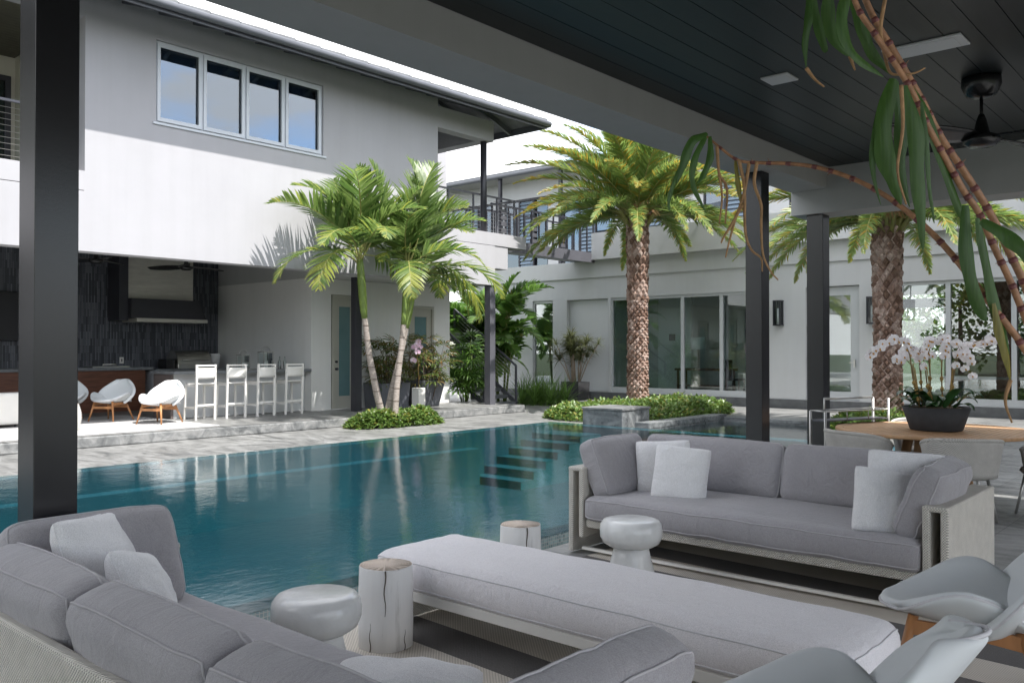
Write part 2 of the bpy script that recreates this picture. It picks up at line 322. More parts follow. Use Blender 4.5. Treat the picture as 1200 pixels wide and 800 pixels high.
# ---------------------------------------------------------------- geometry helpers
def setp(o, label=None, cat=None, group=None, kind=None):
    if label: o['label'] = label
    if cat: o['category'] = cat
    if group: o['group'] = group
    if kind: o['kind'] = kind
    return o
def thing(name, label, cat, loc=(0, 0, 0), rz=0, group=None, scale=1):
    o = bpy.data.objects.new(name, None); COL.objects.link(o); o.empty_display_size = .1
    o.location = loc; o.rotation_euler = (0, 0, R(rz)); o.scale = (scale,) * 3
    return setp(o, label, cat, group)
class MB:
    """collects shapes given in world coordinates (or in the parent's own when local)"""
    def __init__(s): s.v = []; s.f = []; s.m = []; s.sm = []
    def add(s, vs, fs, m=0, smooth=False):
        k = len(s.v); s.v += [tuple(p) for p in vs]; s.f += [tuple(i + k for i in f) for f in fs]; s.m += [m] * len(fs); s.sm += [smooth] * len(fs); return s
    def box(s, x0, x1, y0, y1, z0, z1, m=0):
        x0, x1 = sorted((x0, x1)); y0, y1 = sorted((y0, y1)); z0, z1 = sorted((z0, z1))
        return s.add([(x0, y0, z0), (x1, y0, z0), (x1, y1, z0), (x0, y1, z0), (x0, y0, z1), (x1, y0, z1), (x1, y1, z1), (x0, y1, z1)],
                     [(0, 3, 2, 1), (4, 5, 6, 7), (0, 1, 5, 4), (1, 2, 6, 5), (2, 3, 7, 6), (3, 0, 4, 7)], m)
    def bar(s, p0, p1, wx, wz, m=0, up=(0, 0, 1)):
        p0 = Vector(p0); p1 = Vector(p1); d = (p1 - p0).normalized(); u = Vector(up)
        if abs(d.dot(u)) > .98: u = Vector((1, 0, 0))
        a = d.cross(u).normalized() * wx / 2; b = a.cross(d).normalized() * wz / 2
        v = [p + x for p in (p0, p1) for x in (-a - b, a - b, a + b, -a + b)]
        return s.add(v, [(0, 1, 2, 3), (7, 6, 5, 4), (0, 4, 5, 1), (1, 5, 6, 2), (2, 6, 7, 3), (3, 7, 4, 0)], m)
    def tube(s, pts, rad, n=8, m=0, caps=True, smooth=True):
        pts = [Vector(p) for p in pts]; L = len(pts); rad = rad if hasattr(rad, '__len__') else [rad] * L
        vs = []; ref = None
        for i, p in enumerate(pts):
            d = (pts[min(i + 1, L - 1)] - pts[max(i - 1, 0)]).normalized()
            if ref is None: ref = Vector((0, 0, 1)) if abs(d.z) < .9 else Vector((1, 0, 0))
            a = (ref - d * ref.dot(d)).normalized(); b = d.cross(a); ref = a
            for k in range(n):
                t = 2 * math.pi * k / n; vs.append(p + (a * math.cos(t) + b * math.sin(t)) * rad[i])
        fs = [(i * n + k, i * n + (k + 1) % n, (i + 1) * n + (k + 1) % n, (i + 1) * n + k) for i in range(L - 1) for k in range(n)]
        s.add(vs, fs, m, smooth)
        if caps:
            k0 = len(s.v) - len(vs); s.f += [tuple(k0 + k for k in reversed(range(n))), tuple(k0 + (L - 1) * n + k for k in range(n))]; s.m += [m, m]; s.sm += [False, False]
        return s
    def lathe(s, prof, c=(0, 0, 0), n=40, m=0, smooth=True, wob=None):
        vs = []
        for r, z in prof:
            for k in range(n):
                t = 2 * math.pi * k / n; q = r * (wob(t, z) if wob else 1); vs.append((c[0] + q * math.cos(t), c[1] + q * math.sin(t), c[2] + z))
        P = len(prof)
        s.add(vs, [(i * n + k, i * n + (k + 1) % n, (i + 1) * n + (k + 1) % n, (i + 1) * n + k) for i in range(P - 1) for k in range(n)], m, smooth)
        k0 = len(s.v) - len(vs)
        if prof[0][0] > 1e-4: s.f.append(tuple(k0 + k for k in reversed(range(n)))); s.m.append(m); s.sm.append(False)
        if prof[-1][0] > 1e-4: s.f.append(tuple(k0 + (P - 1) * n + k for k in range(n))); s.m.append(m); s.sm.append(False)
        return s
    def grid(s, fn, nu, nv, m=0, smooth=True):
        vs = [fn(i / nu, j / nv) for j in range(nv + 1) for i in range(nu + 1)]
        fs = [(j * (nu + 1) + i, j * (nu + 1) + i + 1, (j + 1) * (nu + 1) + i + 1, (j + 1) * (nu + 1) + i) for j in range(nv) for i in range(nu)]
        return s.add(vs, fs, m, smooth)
    def prism(s, poly, axis, a0, a1, m=0):
        """poly: 2-D outline in the two axes other than axis"""
        ax = 'xyz'.index(axis); o = [i for i in range(3) if i != ax]; vs = []
        for a in (a0, a1):
            for p in poly:
                q = [0, 0, 0]; q[ax] = a; q[o[0]] = p[0]; q[o[1]] = p[1]; vs.append(q)
        n = len(poly)
        return s.add(vs, [tuple(range(n)), tuple(reversed(range(n, 2 * n)))] + [(k, k + n, (k + 1) % n + n, (k + 1) % n) for k in range(n)], m)
    def mesh(s, name, mats, off=(0, 0, 0)):
        me = bpy.data.meshes.new(name); ox, oy, oz = off
        me.from_pydata([(x - ox, y - oy, z - oz) for x, y, z in s.v], [], s.f)
        for q in (mats if isinstance(mats, (list, tuple)) else [mats]): me.materials.append(q)
        me.polygons.foreach_set('material_index', s.m); me.polygons.foreach_set('use_smooth', s.sm); me.update(); return me
    def build(s, name, mats, parent=None, bevel=0, local=False, fix=True, solid=0, sub=0):
        off = (0, 0, 0)
        if parent is not None and not local:
            q = parent
            while q is not None: off = tuple(a + b for a, b in zip(off, q.location)); q = q.parent
        me = s.mesh(name, mats, off)
        if fix:
            bm = bmesh.new(); bm.from_mesh(me); bmesh.ops.recalc_face_normals(bm, faces=bm.faces); bm.to_mesh(me); bm.free()
        o = bpy.data.objects.new(name, me); COL.objects.link(o); o.parent = parent
        if solid: md = o.modifiers.new('s', 'SOLIDIFY'); md.thickness = solid; md.offset = 0
        if bevel: md = o.modifiers.new('b', 'BEVEL'); md.width = bevel; md.segments = 2; md.limit_method = 'ANGLE'; md.angle_limit = R(40)
        if sub: md = o.modifiers.new('u', 'SUBSURF'); md.levels = sub; md.render_levels = sub
        return o
def struct(o): o['kind'] = 'structure'; return o
def place(me, name, parent, loc=(0, 0, 0), rot=(0, 0, 0), scale=(1, 1, 1)):
    o = bpy.data.objects.new(name, me); COL.objects.link(o); o.parent = parent; o.location = loc; o.rotation_euler = rot; o.scale = scale; return o
def copy_tree(o, parent=None):
    c = o.copy(); COL.objects.link(c)
    if parent is not None: c.parent = parent
    for ch in [x for x in COL.objects if x.parent == o]: copy_tree(ch, c)
    return c
def wall_y(mb, y0, y1, x0, x1, z0, z1, holes, m=0):
    """wall slab between y0..y1 with rectangular holes (xa, xb, za, zb)"""
    xs = sorted({x0, x1, *[h[0] for h in holes], *[h[1] for h in holes]}); zs = sorted({z0, z1, *[h[2] for h in holes], *[h[3] for h in holes]})
    for a, b in zip(xs, xs[1:]):
        run = None
        for c, d in zip(zs, zs[1:]):
            inside = any(h[0] <= a and b <= h[1] and h[2] <= c and d <= h[3] for h in holes)
            if not inside: run = (run[0], d) if run else (c, d)
            if inside and run: mb.box(a, b, y0, y1, *run, m); run = None
        if run: mb.box(a, b, y0, y1, *run, m)
def weld(o):
    bm = bmesh.new(); bm.from_mesh(o.data); bmesh.ops.remove_doubles(bm, verts=bm.verts, dist=.0005)
    # drop the doubled inner faces of touching boxes
    seen = {}
    for f in bm.faces: seen.setdefault(frozenset(v.index for v in f.verts), []).append(f)
    dead = [f for fs in seen.values() if len(fs) > 1 for f in fs]
    bmesh.ops.delete(bm, geom=dead, context='FACES_ONLY'); bm.to_mesh(o.data); bm.free(); return o
def wall_x(mb, x0, x1, y0, y1, z0, z1, holes, m=0):
    t = MB(); wall_y(t, x0, x1, y0, y1, z0, z1, holes); mb.add([(q[1], q[0], q[2]) for q in t.v], [tuple(reversed(f)) for f in t.f], m)

# ================================================================ SETTING
g = MB()
for a in ((-250, 250, 31, 250), (-250, 250, -250, -9), (-250, -12, -9, 31), (34, 250, -9, 31)): g.add([(a[0], a[2], -.03), (a[1], a[2], -.03), (a[1], a[3], -.03), (a[0], a[3], -.03)], [(0, 1, 2, 3)])
struct(g.build('ground', M['lawn']))
PX0, PX1, PY0, PY1 = -4.5, 14.4, 4.57, 11.75
BX0, BX1, BY0, BY1 = 14.68, 18.1, 5.7, 9.45
d = MB()
def flat(mb, x0, x1, y0, y1, z, m=0): mb.add([(x0, y0, z), (x1, y0, z), (x1, y1, z), (x0, y1, z)], [(0, 1, 2, 3)], m)
gy0 = PY0 - .02
flat(d, -12, 34, -9, gy0 - .16, 0); flat(d, -12, PX0 - .1, gy0 - .16, PY1 + .02, 0)
flat(d, -12, 34, PY1 + .02, 31, 0)
flat(d, PX1 + .02, BX0 - .001, gy0 - .16, PY1 + .02, 0) if False else None
flat(d, PX1 + .28, 34, gy0 - .16, BY0, 0); flat(d, BX1, 34, BY0, BY1, 0); flat(d, PX1 + .28, 34, BY1, PY1 + .02, 0)
struct(d.build('pool_deck', M['deck'], fix=False))
gt = MB(); gt.box(PX0 - .1, PX1 + .28, gy0 - .16, PY0 - .03, -.16, -.13); struct(gt.build('overflow_gutter', M['dark_stone']))
# pool basin: walls, floor, shallow ledge and the entry steps
p = MB(); zb = -.95
p.box(PX0, PX1, PY0, PY1, zb - .1, zb, 0)
p.box(PX0 - .1, PX0, PY0, PY1, zb, .035, 0)
p.box(PX0, PX1, PY0 - .03, PY0, -.13, .042, 3); p.box(PX0, PX1, PY0, PY0 + .22, zb, .030, 1)         # near rim
p.box(PX0, PX1, PY1 - .25, PY1, zb, .030, 1); p.box(PX0, PX1, PY1 + .0, PY1 + .018, -.13, .042, 3)
p.box(PX1 - .0, PX1 + .28, PY0, PY1, zb, .030, 1)
p.box(PX0, PX1 - 2.55, PY1 - .52, PY1 - .25, zb, -.26, 1)
ST = (-.80, -.65, -.50, -.36, -.23, -.11)
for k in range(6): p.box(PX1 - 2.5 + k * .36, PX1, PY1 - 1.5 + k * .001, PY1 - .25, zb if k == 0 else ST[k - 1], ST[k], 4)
for k in range(6): p.box(PX1 - 2.465 + k * .36, PX1 if k == 5 else PX1 - 2.502 + (k + 1) * .36, PY1 - 1.502, PY1 - .255, ST[k] + .0005, ST[k] + .0035, 2)
for k in range(6): p.box(PX1 - 2.5 + k * .36 - .002, PX1 - 2.5 + k * .36 + .03, PY1 - 1.503, PY1 - .26, ST[k] - .01, ST[k] + .004, 1)
struct(p.build('pool_basin', [M['pool_plaster'], M['pool_ledge'], M['pool_step'], M['edge_tile'], M['riser_lightened']]))
b2 = MB(); b2.box(BX0, BX1, BY0, BY1, -.75, -.65, 0); b2.box(BX1, BX1 + .05, BY0, BY1, -.65, .0, 0); b2.box(BX0, BX1, BY1, BY1 + .05, -.65, -.0, 0); b2.box(BX0, BX1, BY0 - .05, BY0, -.65, 0, 0)
struct(b2.build('spa_basin', [M['dark_stone']]))
wt = MB(); flat(wt, PX0, PX1 + .27, PY0 - .028, PY1 + .016, .046); flat(wt, BX0, BX1, BY0, BY1, -.03)
struct(wt.build('water', M['water'], fix=False))
tr = MB(); tr.box(-9, 17.0, 14.5, 30, 0.002, .18); struct(tr.build('terrace', M['step_stone'], bevel=.02))
tf = MB(); flat(tf, -9, 16.98, 14.53, 30, .186); struct(tf.build('terrace_floor', M['deck'], fix=False))
cp_ = thing('stone_coping', 'low dark stone coping along the small basin beside the palm bed', 'coping', (16.4, 9.6, 0))
MB().box(14.95, 18.3, 9.46, 9.8, 0, .12).build('coping_stone', M['dark_stone'], cp_, bevel=.01)
MB().box(18.11, 18.5, 5.6, 9.455, 0, .07).build('coping_stone', M['dark_stone'], cp_, bevel=.01)

# ================================================================ WHITE TWO-STOREY HOUSE (left)
FY = 15.1
H1 = thing('white_house', 'two-storey white stucco house with a tiled roof above an open kitchen', 'house', (6, 15.1, 0))
m = MB()
wall_y(m, FY, FY + .3, 6.18, 14.45, 4.64, 7.75, [(7.42, 11.09, 5.72, 7.22)])
m.box(-6, 6.17, FY, FY + .35, 3.28, 4.3); m.box(6.17, 14.95, FY, FY + .35, 3.28, 4.312); m.box(14.95, 16.5, FY, FY + .35, 3.28, 4.3)                       # fascia over the kitchen
m.box(16.5, 17.02, FY + .02, FY + .35, 3.72, 4.3)
m.box(-6, 17.75, FY, FY + .34, 4.312, 4.64)
m.box(-6, 6.18, FY, FY + .3, 7.28, 7.75)                       # lintel above the loggia
m.box(6.2, 14.4, FY + .31, FY + .5, 4.64, 4.9)
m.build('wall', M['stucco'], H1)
MB().box(-6, 6.169, FY + .01, FY + .3, 4.301, 4.311).build('shadow_gap', M['black'], H1); MB().box(14.951, 17.02, FY + .01, FY + .3, 4.301, 4.311).build('shadow_gap', M['black'], H1)
m = MB(); m.box(-6, 14.2, FY + .36, 22.5, 3.98, 4.55); m.box(11.94, 16.5, FY + .36, 22.5, 3.285, 3.97); m.box(14.2, 17.7, FY + .35, 19.5, 4.32, 4.55); m.build('floor_slab', M['stucco_in'], H1)
m = MB(); m.box(11.94, 12.5, 16.7, 21.2, .18, 3.28)
wall_y(m, 16.7, 16.95, 12.5, 16.43, .18, 3.28, [(12.5, 13.33, .18, 2.92), (14.95, 15.85, .18, 2.75)])
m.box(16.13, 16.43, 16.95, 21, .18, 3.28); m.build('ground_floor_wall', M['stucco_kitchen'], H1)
# loggia behind the parapet on the left
m = MB(); m.box(-6, 6.2, 18.4, 18.6, 4.56, 7.6); m.box(6.2, 6.4, 15.41, 18.6, 4.56, 7.6); m.build('loggia_wall', pm('cream', (.52, .50, .42), .03, 2, .8), H1)
m = MB()
for k in range(22): m.box(-6, 6.19, 15.42 + k * .136, 15.42 + k * .136 + .13, 7.3, 7.33)
m.box(-6, 6.19, 15.42, 18.39, 7.335, 7.36); m.build('loggia_ceiling', pm('olive_board', (.085, .08, .055), .15, 5, .6), H1)
f = MB(); wall_y(f, 18.3, 18.39, 4.6, 6.1, 4.56, 6.9, [(4.7, 5.32, 4.66, 6.8), (5.40, 6.0, 4.66, 6.8)]); f = f.build('window', M['dark_steel'], H1)
q = MB(); q.box(4.7, 5.32, 18.33, 18.34, 4.66, 6.8); q.box(5.4, 6.0, 18.33, 18.34, 4.66, 6.8); q.build('pane', M['glass_dark'], f)
# strip window: four casements
f = MB(); wall_y(f, FY + .06, FY + .16, 7.42, 11.09, 5.72, 7.22, [(7.42 + .09 + i * .9075, 7.42 + .86 + i * .9075, 5.81, 7.13) for i in range(4)])
for i in range(4):
    a = 7.51 + i * .9075; wall_y(f, FY + .03, FY + .055, a - .05, a + .82, 5.76, 7.18, [(a + .01, a + .76, 5.83, 7.11)])
f.box(7.36, 11.15, FY - .03, FY + .06, 5.68, 5.72)
f = f.build('window', M['win_grey'], H1)
for i in range(4):
    a = 7.51 + i * .9075; MB().box(a, a + .77, FY + .09, FY + .1, 5.81, 7.13).build('pane', M['glass_blue'], f)
q = MB()
for i in range(4):
    a = 7.53 + i * .9075
    for k in range(5): q.box(a, a + .73, FY + .17, FY + .19, 6.93 + k * .042, 6.965 + k * .042)
q.build('blind', M['shade'], f)
q = MB(); q.box(7.3, 11.2, FY + .45, FY + .47, 5.5, 7.4); q.build('curtain', pm('curtain', (.05, .07, .10), .05, 3, .9), f)
# roof
def roof_part(x0, x1, y0, ye, ridge_y, z0, slope, name_parent, step=.33, hip=True, tiles=True):
    """front pitch of a hipped roof as overlapping courses plus the back pitch"""
    m = MB(); L = ridge_y - y0; n = int(L / step); h = lambda y: z0 + (y - y0) * slope
    for k in range(n):
        ya = y0 + k * step; yb = min(ya + step + .03, ridge_y); xr = (x1 - (ya - y0)) if hip else x1; xr2 = (x1 - (yb - y0)) if hip else x1
        m.add([(x0, ya, h(ya) + .045), (xr, ya, h(ya) + .045), (xr2, yb, h(yb) + .012), (x0, yb, h(yb) + .012),
               (x0, ya, h(ya)), (xr, ya, h(ya)), (xr2, yb, h(yb) - .03), (x0, yb, h(yb) - .03)],
              [(0, 1, 2, 3), (7, 6, 5, 4), (0, 4, 5, 1), (1, 5, 6, 2), (3, 7, 4, 0), (2, 6, 7, 3)])
    zt = h(ridge_y); m.add([(x0, ridge_y, zt), (x1 - L, ridge_y, zt), (x1, 2 * ridge_y - y0, z0), (x0, 2 * ridge_y - y0, z0)], [(0, 1, 2, 3)])
    if hip: m.add([(x1 - L, ridge_y, zt), (x1, y0, z0), (x1, 2 * ridge_y - y0, z0)], [(0, 1, 2)])
    return m
RE = 14.0; RZ = 7.47
m = roof_part(-6.5, 17.3, RE, 0, 19.5, RZ, .36, H1)
# standing edges of the tile columns so that the eave line is stepped
for k in range(40):
    x = -6.3 + k * .59
    if x < 16.9: m.add([(x, RE - .03, RZ + .045), (x + .57, RE - .03, RZ + .045), (x + .57, RE + .5, RZ + .24), (x, RE + .5, RZ + .24), (x, RE - .03, RZ + .075), (x + .57, RE - .03, RZ + .095), (x + .57, RE + .5, RZ + .29), (x, RE + .5, RZ + .27)],
                       [(0, 3, 2, 1), (4, 5, 6, 7), (0, 1, 5, 4), (1, 2, 6, 5), (2, 3, 7, 6), (3, 0, 4, 7)])
m.build('roof', M['roof_tile'], H1)
m = MB()
def gut(pts):
    m.tube(pts, .07, 10, 0)
m.tube([(-6.5, RE - .06, RZ - .045), (17.33, RE - .06, RZ - .045)], .075, 10); m.tube([(17.36, RE - .03, RZ - .045), (17.36, 25, RZ - .045)], .075, 10)
m.box(-6.5, 17.3, RE + .012, RE + .045, RZ - .16, RZ - .01); m.box(17.25, 17.285, RE + .05, 25, RZ - .16, RZ - .01)
m.build('gutter', M['gutter'], H1)
y2 = RE + .05
def rafter(x, w_, ya, yb, za, zb, h0, h1):
    MB().add([(x, ya, za - h0), (x + w_, ya, za - h0), (x + w_, ya, za - h1), (x, ya, za - h1), (x, yb, zb - h0), (x + w_, yb, zb - h0), (x + w_, yb, zb - h1), (x, yb, zb - h1)], [(0, 1, 2, 3), (7, 6, 5, 4), (0, 4, 5, 1), (1, 5, 6, 2), (2, 6, 7, 3), (3, 7, 4, 0)]).build('rafter', M['gutter'], H1)
for k in range(24):
    x = -1.12 + k * .66
    if x < 14.4: rafter(x, .09, y2, FY - .003, RZ, RZ + .38, .17, .02)
for k in range(4):
    x = 14.72 + k * .66; r = min(5, 17.2 - x); rafter(x, .08, y2, y2 + r, RZ, RZ + .36 * r, .15, .02)
for k in range(9):
    y = 15.2 + k * .95; r = min(17.2 - 14.3, y - RE); MB().bar((17.2, y, RZ - .08), (17.2 - r, y, RZ - .08 + .36 * r), .08, .13).build('rafter', M['gutter'], H1)
# open porch corner: beams, pillar, slim post
m = MB(); m.box(14.452, 16.46, FY + .01, FY + .32, 7.0, 7.52); m.box(16.1, 16.44, FY + .33, 19.2, 7.0, 7.45); m.build('porch_beam', M['stucco'], H1)
m = MB(); m.box(14.2, 14.46, FY + .31, 22, 4.56, 7.75); m.box(17.6, 18.45, 18.9, 19.2, 4.3, 8.3); m.build('porch_wall', M['stucco'], H1)
m = MB(); m.tube([(16.28, FY + .2, 4.64), (16.28, FY + .2, 7.0)], .085, 14); m.build('porch_post', M['dark_steel'], H1)
m = MB(); m.box(16.36, 16.56, 15.14, 15.34, .18, 3.28); m.build('column', M['rail_steel'], H1, bevel=.005)
m = MB(); m.box(12.56, 12.74, 15.85, 16.03, .18, 3.285); m.build('column', M['dark_steel'], H1, bevel=.005)
# balcony rails
def balcony_rail(run, posts, ca):
    m = MB()
    for p0, p1 in run: m.bar(p0, p1, .05, .04)
    for x in posts: m.bar((x[0], x[1], 4.64), (x[0], x[1], 5.62), .04, .04)
    rl = m.build('balcony_rail', M['rail_steel'], H1)
    for k in range(9): MB().tube([(ca[0], ca[1], 4.74 + k * .098), (ca[2], ca[3], 4.74 + k * .098)], .005, 5).build('cable', M['cable'], rl)
balcony_rail([((-6, 15.3, 5.64), (6.1, 15.3, 5.64))], [(-5.9 + k * 1.32, 15.3) for k in range(10)], (-6, 15.3, 6.1, 15.3))
balcony_rail([((14.7, 15.4, 5.64), (17.6, 15.4, 5.64)), ((17.6, 15.4, 5.641), (17.6, 19, 5.641))], [(x, 15.4) for x in (15.1, 16.0, 16.9, 17.6)], (14.7, 15.4, 17.6, 15.4))
# doors
def glass_door(parent, x0, x1, z1, y, handle_left=True, fr=.16):
    f = MB(); wall_y(f, y, y + .06, x0, x1, .2, z1, [(x0 + fr, x1 - fr, .2 + .30, z1 - .2)]); wall_y(f, y - .05, y + .1, x0 - .07, x1 + .07, .2, z1 + .07, [(x0, x1, .2, z1)])
    f = f.build('door', pm('door_paint', (.42, .41, .36), .03, 3, .5), parent)
    MB().box(x0 + fr, x1 - fr, y + .02, y + .035, .5, z1 - .2).build('pane', M['frosted'], f)
    hx = x0 + .07 if handle_left else x1 - .07
    h = MB(); h.tube([(hx, y - .07, 1.15), (hx, y - .005, 1.15)], .03, 10); h.tube([(hx, y - .05, 1.32), (hx, y - .005, 1.32)], .028, 10); h.build('handle', M['dark_steel'], f)
glass_door(H1, 12.6, 13.26, 2.84, 16.74); glass_door(H1, 15.03, 15.77, 2.67, 16.74, False)
# kitchen back wall
m = MB(); m.box(-6, 11.93, 20.8, 21.1, .18, 3.98); m.build('slate_wall', M['slate'], H1)

# ================================================================ OUTDOOR KITCHEN
o = thing('range_hood', 'large steel hood with a dark sloping canopy on the slate kitchen wall', 'range hood', (10.4, 20.5, 2.3))
MB().box(9.28, 10.98, 20.35, 20.795, 2.83, 3.97).build('chimney', M['hood_steel'], o)
m = MB(); m.prism([(9.28, 2.82), (10.98, 2.82), (11.18, 2.36), (9.28, 2.36)], 'y', 20.05, 20.795); m.box(9.06, 9.275, 20.2, 20.795, 2.3, 3.97); m.build('canopy', M['dark_steel'], o)
MB().box(9.40, 11.2, 20.03, 20.79, 2.27, 2.355).build('lip', M['hood_steel'], o)
o = thing('television', 'black flat television on the slate wall at the left edge', 'television', (6.3, 20.7, 1.75))
MB().box(5.2, 7.1, 20.7, 20.79, 1.8, 2.88).build('casing', M['black'], o, bevel=.01); MB().box(5.24, 7.06, 20.694, 20.699, 1.84, 2.84).build('screen', M['screen'], o)
o = thing('wall_outlet', 'small white power outlet on the slate wall above the wood cabinet', 'outlet', (9.4, 20.79, 1.3))
MB().box(9.34, 9.44, 20.785, 20.799, 1.28, 1.43).build('outlet_plate', M['white_metal'], o, bevel=.003); MB().box(9.375, 9.405, 20.78, 20.784, 1.32, 1.39).build('socket', M['rail_steel'], o)
o = thing('back_counter', 'long walnut cabinet with a grey stone top against the slate wall', 'cabinet', (7.5, 20.3, .18))
MB().box(4.6, 9.57, 19.95, 20.79, .18, 1.13).build('cabinet', M['walnut'], o); MB().box(4.55, 9.75, 19.9, 20.795, 1.133, 1.2).build('countertop', M['counter'], o, bevel=.004)
o = thing('cooktop', 'flat steel cooktop set in the grey counter beside the hood', 'cooktop', (8.9, 20.3, 1.2))
MB().box(8.4, 9.25, 20.05, 20.5, 1.202, 1.225).build('plate', M['steel'], o); MB().tube([(8.65, 20.1, 1.225), (8.65, 20.1, 1.27), (8.95, 20.1, 1.27), (8.95, 20.1, 1.225)], .012, 6).build('handle', M['steel'], o)
o = thing('grill_station', 'grey counter block with a steel burner front between the wood cabinet and the bar', 'counter', (10.3, 20.3, .18))
m = MB(); m.box(9.8, 11.9, 20.0, 20.79, .18, 1.08); m.build('base', M['panel_white'], o); MB().box(9.78, 11.92, 19.96, 20.795, 1.083, 1.14).build('countertop', M['counter'], o)
MB().box(9.95, 10.6, 19.955, 19.995, .72, 1.02).build('burner_front', M['steel'], o)
for k in range(3): MB().tube([(10.1 + k * .17, 19.9, .87), (10.1 + k * .17, 19.955, .87)], .03, 10).build('knob', M['black'], o)
o = thing('gas_grill', 'stainless steel built-in grill with a domed lid under the hood', 'grill', (10.85, 20.3, 1.14))
m = MB(); a = [(20.02 + .6 * (1 - math.cos(t)) / 2, 1.27 + .32 * math.sin(t)) for t in [math.pi * i / 12 for i in range(13)]]
m.prism([(y, z) for y, z in a], 'x', 10.42, 11.3); m.build('lid', M['steel'], o); MB().box(10.4, 11.32, 19.98, 20.66, 1.143, 1.267).build('body', M['steel'], o, bevel=.01)
MB().tube([(10.5, 19.98, 1.36), (10.5, 19.93, 1.36), (11.2, 19.93, 1.36), (11.2, 19.98, 1.36)], .014, 8).build('handle', M['steel'], o)
MB().box(10.16, 10.38, 20.1, 20.5, 1.143, 1.38).build('side_burner', M['black'], o)
o = setp(MB().lathe([(.0, .003), (.10, .003), (.14, .36), (.145, .37), (.125, .37), (.09, .03), (0, .03)], (11.5, 20.2, 1.14), 20).build('bucket', M['ceramic']), 'pale tapered bucket standing right of the steel grill', 'bucket')
o = thing('bar_island', 'long pale bar island with a grey stone top behind the white stools', 'bar', (10.2, 17.2, .18))
MB().box(8.72, 11.93, 16.95, 17.65, .19, 1.1).build('front_panel', M['panel_white'], o); MB().box(8.66, 8.715, 16.93, 17.68, .19, 1.1).build('end_panel', M['island_side'], o)
MB().box(8.6, 11.935, 16.68, 17.75, 1.103, 1.165).build('countertop', M['counter'], o, bevel=.006)

def bar_stool():
    t = thing('bar_stool', '', 'bar stool', group='white bar stools along the island')
    # front of the stool (toward the bar) is +y
    for sx in (-1, 1):
        MB().bar((sx * .21, -.2, 0), (sx * .205, -.235, 1.12), .045, .04).build('leg', M['white_metal'], t, local=True, bevel=.004)
        MB().bar((sx * .22, .22, 0), (sx * .20, .19, .70), .045, .04).build('leg', M['white_metal'], t, local=True, bevel=.004)
    m = MB(); m.grid(lambda u, v: ((u - .5) * .42, -.21 + v * .42, .735 - .02 * math.cos((v - .5) * math.pi)), 4, 6); m.build('seat', M['white_metal'], t, local=True, solid=.03)
    m = MB(); m.grid(lambda u, v: ((u - .5) * .40, -.235 - .03 * math.cos((u - .5) * math.pi), .83 + v * .22 if v < 1 else .83 + v * .22), 8, 4); m.build('backrest', M['white_metal'], t, local=True, solid=.025)
    m = MB(); m.bar((-.2, -.235, 1.1), (.2, -.235, 1.1), .03, .03); m.build('top_rail', M['white_metal'], t, local=True, bevel=.004)
    MB().bar((-.2, -.21, .30), (.2, -.21, .30), .035, .035).build('footrest', M['white_metal'], t, local=True); MB().bar((-.21, .21, .24), (.21, .21, .24), .035, .035).build('footrest', M['white_metal'], t, local=True)
    for sx in (-1, 1): MB().bar((sx * .215, -.2, .24), (sx * .215, .21, .24), .03, .035).build('stretcher', M['white_metal'], t, local=True); MB().bar((sx * .205, -.2, .69), (sx * .2, .2, .69), .03, .035).build('seat_rail', M['white_metal'], t, local=True)
    return t
bs = bar_stool(); SL = ['white bar stool farthest left, beside the dark end of the bar', 'second white bar stool from the left at the island', 'third white bar stool from the left, in front of the lanterns', 'white bar stool farthest right, nearest the glass door']
for i, x in enumerate((9.02, 9.72, 10.42, 11.14)):
    s_ = bs if i == 0 else copy_tree(bs); s_.location = (x, 16.42, .186); s_.rotation_euler = (0, 0, R((1, -2, 2, -1)[i])); s_['label'] = SL[i]
def lantern(x, y, z, s, lab):
    t = thing('lantern', lab, 'lantern', (x, y, z)); m = MB()
    for sx in (-1, 1):
        for sy in (-1, 1): m.bar((x + sx * s, y + sy * s, z), (x + sx * s, y + sy * s, z + s * 3.2), .015, .015)
    m.box(x - s - .01, x + s + .01, y - s - .01, y + s + .01, z, z + .02); m.box(x - s - .01, x + s + .01, y - s - .01, y + s + .01, z + s * 3.2, z + s * 3.2 + .02)
    m.build('frame', M['cable'], t); MB().box(x - s * .9, x + s * .9, y - s * .9, y + s * .9, z + .022, z + s * 3.1).build('pane', M['glass_clear'], t)
    MB().lathe([(s * .45, 0.021), (s * .45, s * 1.6)], (x, y, z), 14).build('candle', M['petal_core'] if False else M['ceramic'], t)
    m = MB(); m.tube([(x + s * math.cos(a), y, z + s * 3.2 + .02 + s * .9 * math.sin(a)) for a in [math.pi * k / 10 for k in range(11)]], .008, 6); m.build('handle', M['cable'], t)
lantern(10.45, 17.15, 1.165, .10, 'open metal lantern with a round handle on the bar, left of the pair'); lantern(11.05, 17.2, 1.165, .12, 'square glass lantern on the bar, right of the pair')
for x, l in ((11.42, 'clear bottle nearer the glass lantern on the bar'), (11.56, 'clear bottle at the right end of the bar')):
    setp(MB().lathe([(0, 0), (.035, 0), (.035, .16), (.012, .22), (.012, .29), (0, .29)], (x, 17.2, 1.165), 14).build('bottle', M['glass_clear']), l, 'bottle')
o = setp(MB().lathe([(0, 0), (.06, 0), (.075, .05), (.06, .11), (0, .12)], (5.2, 15.8, 3.45), 16).build('security_camera', M['white_metal']), 'small white dome camera under the house fascia at the far left', 'camera')
o.location = (.95, .6, .02)

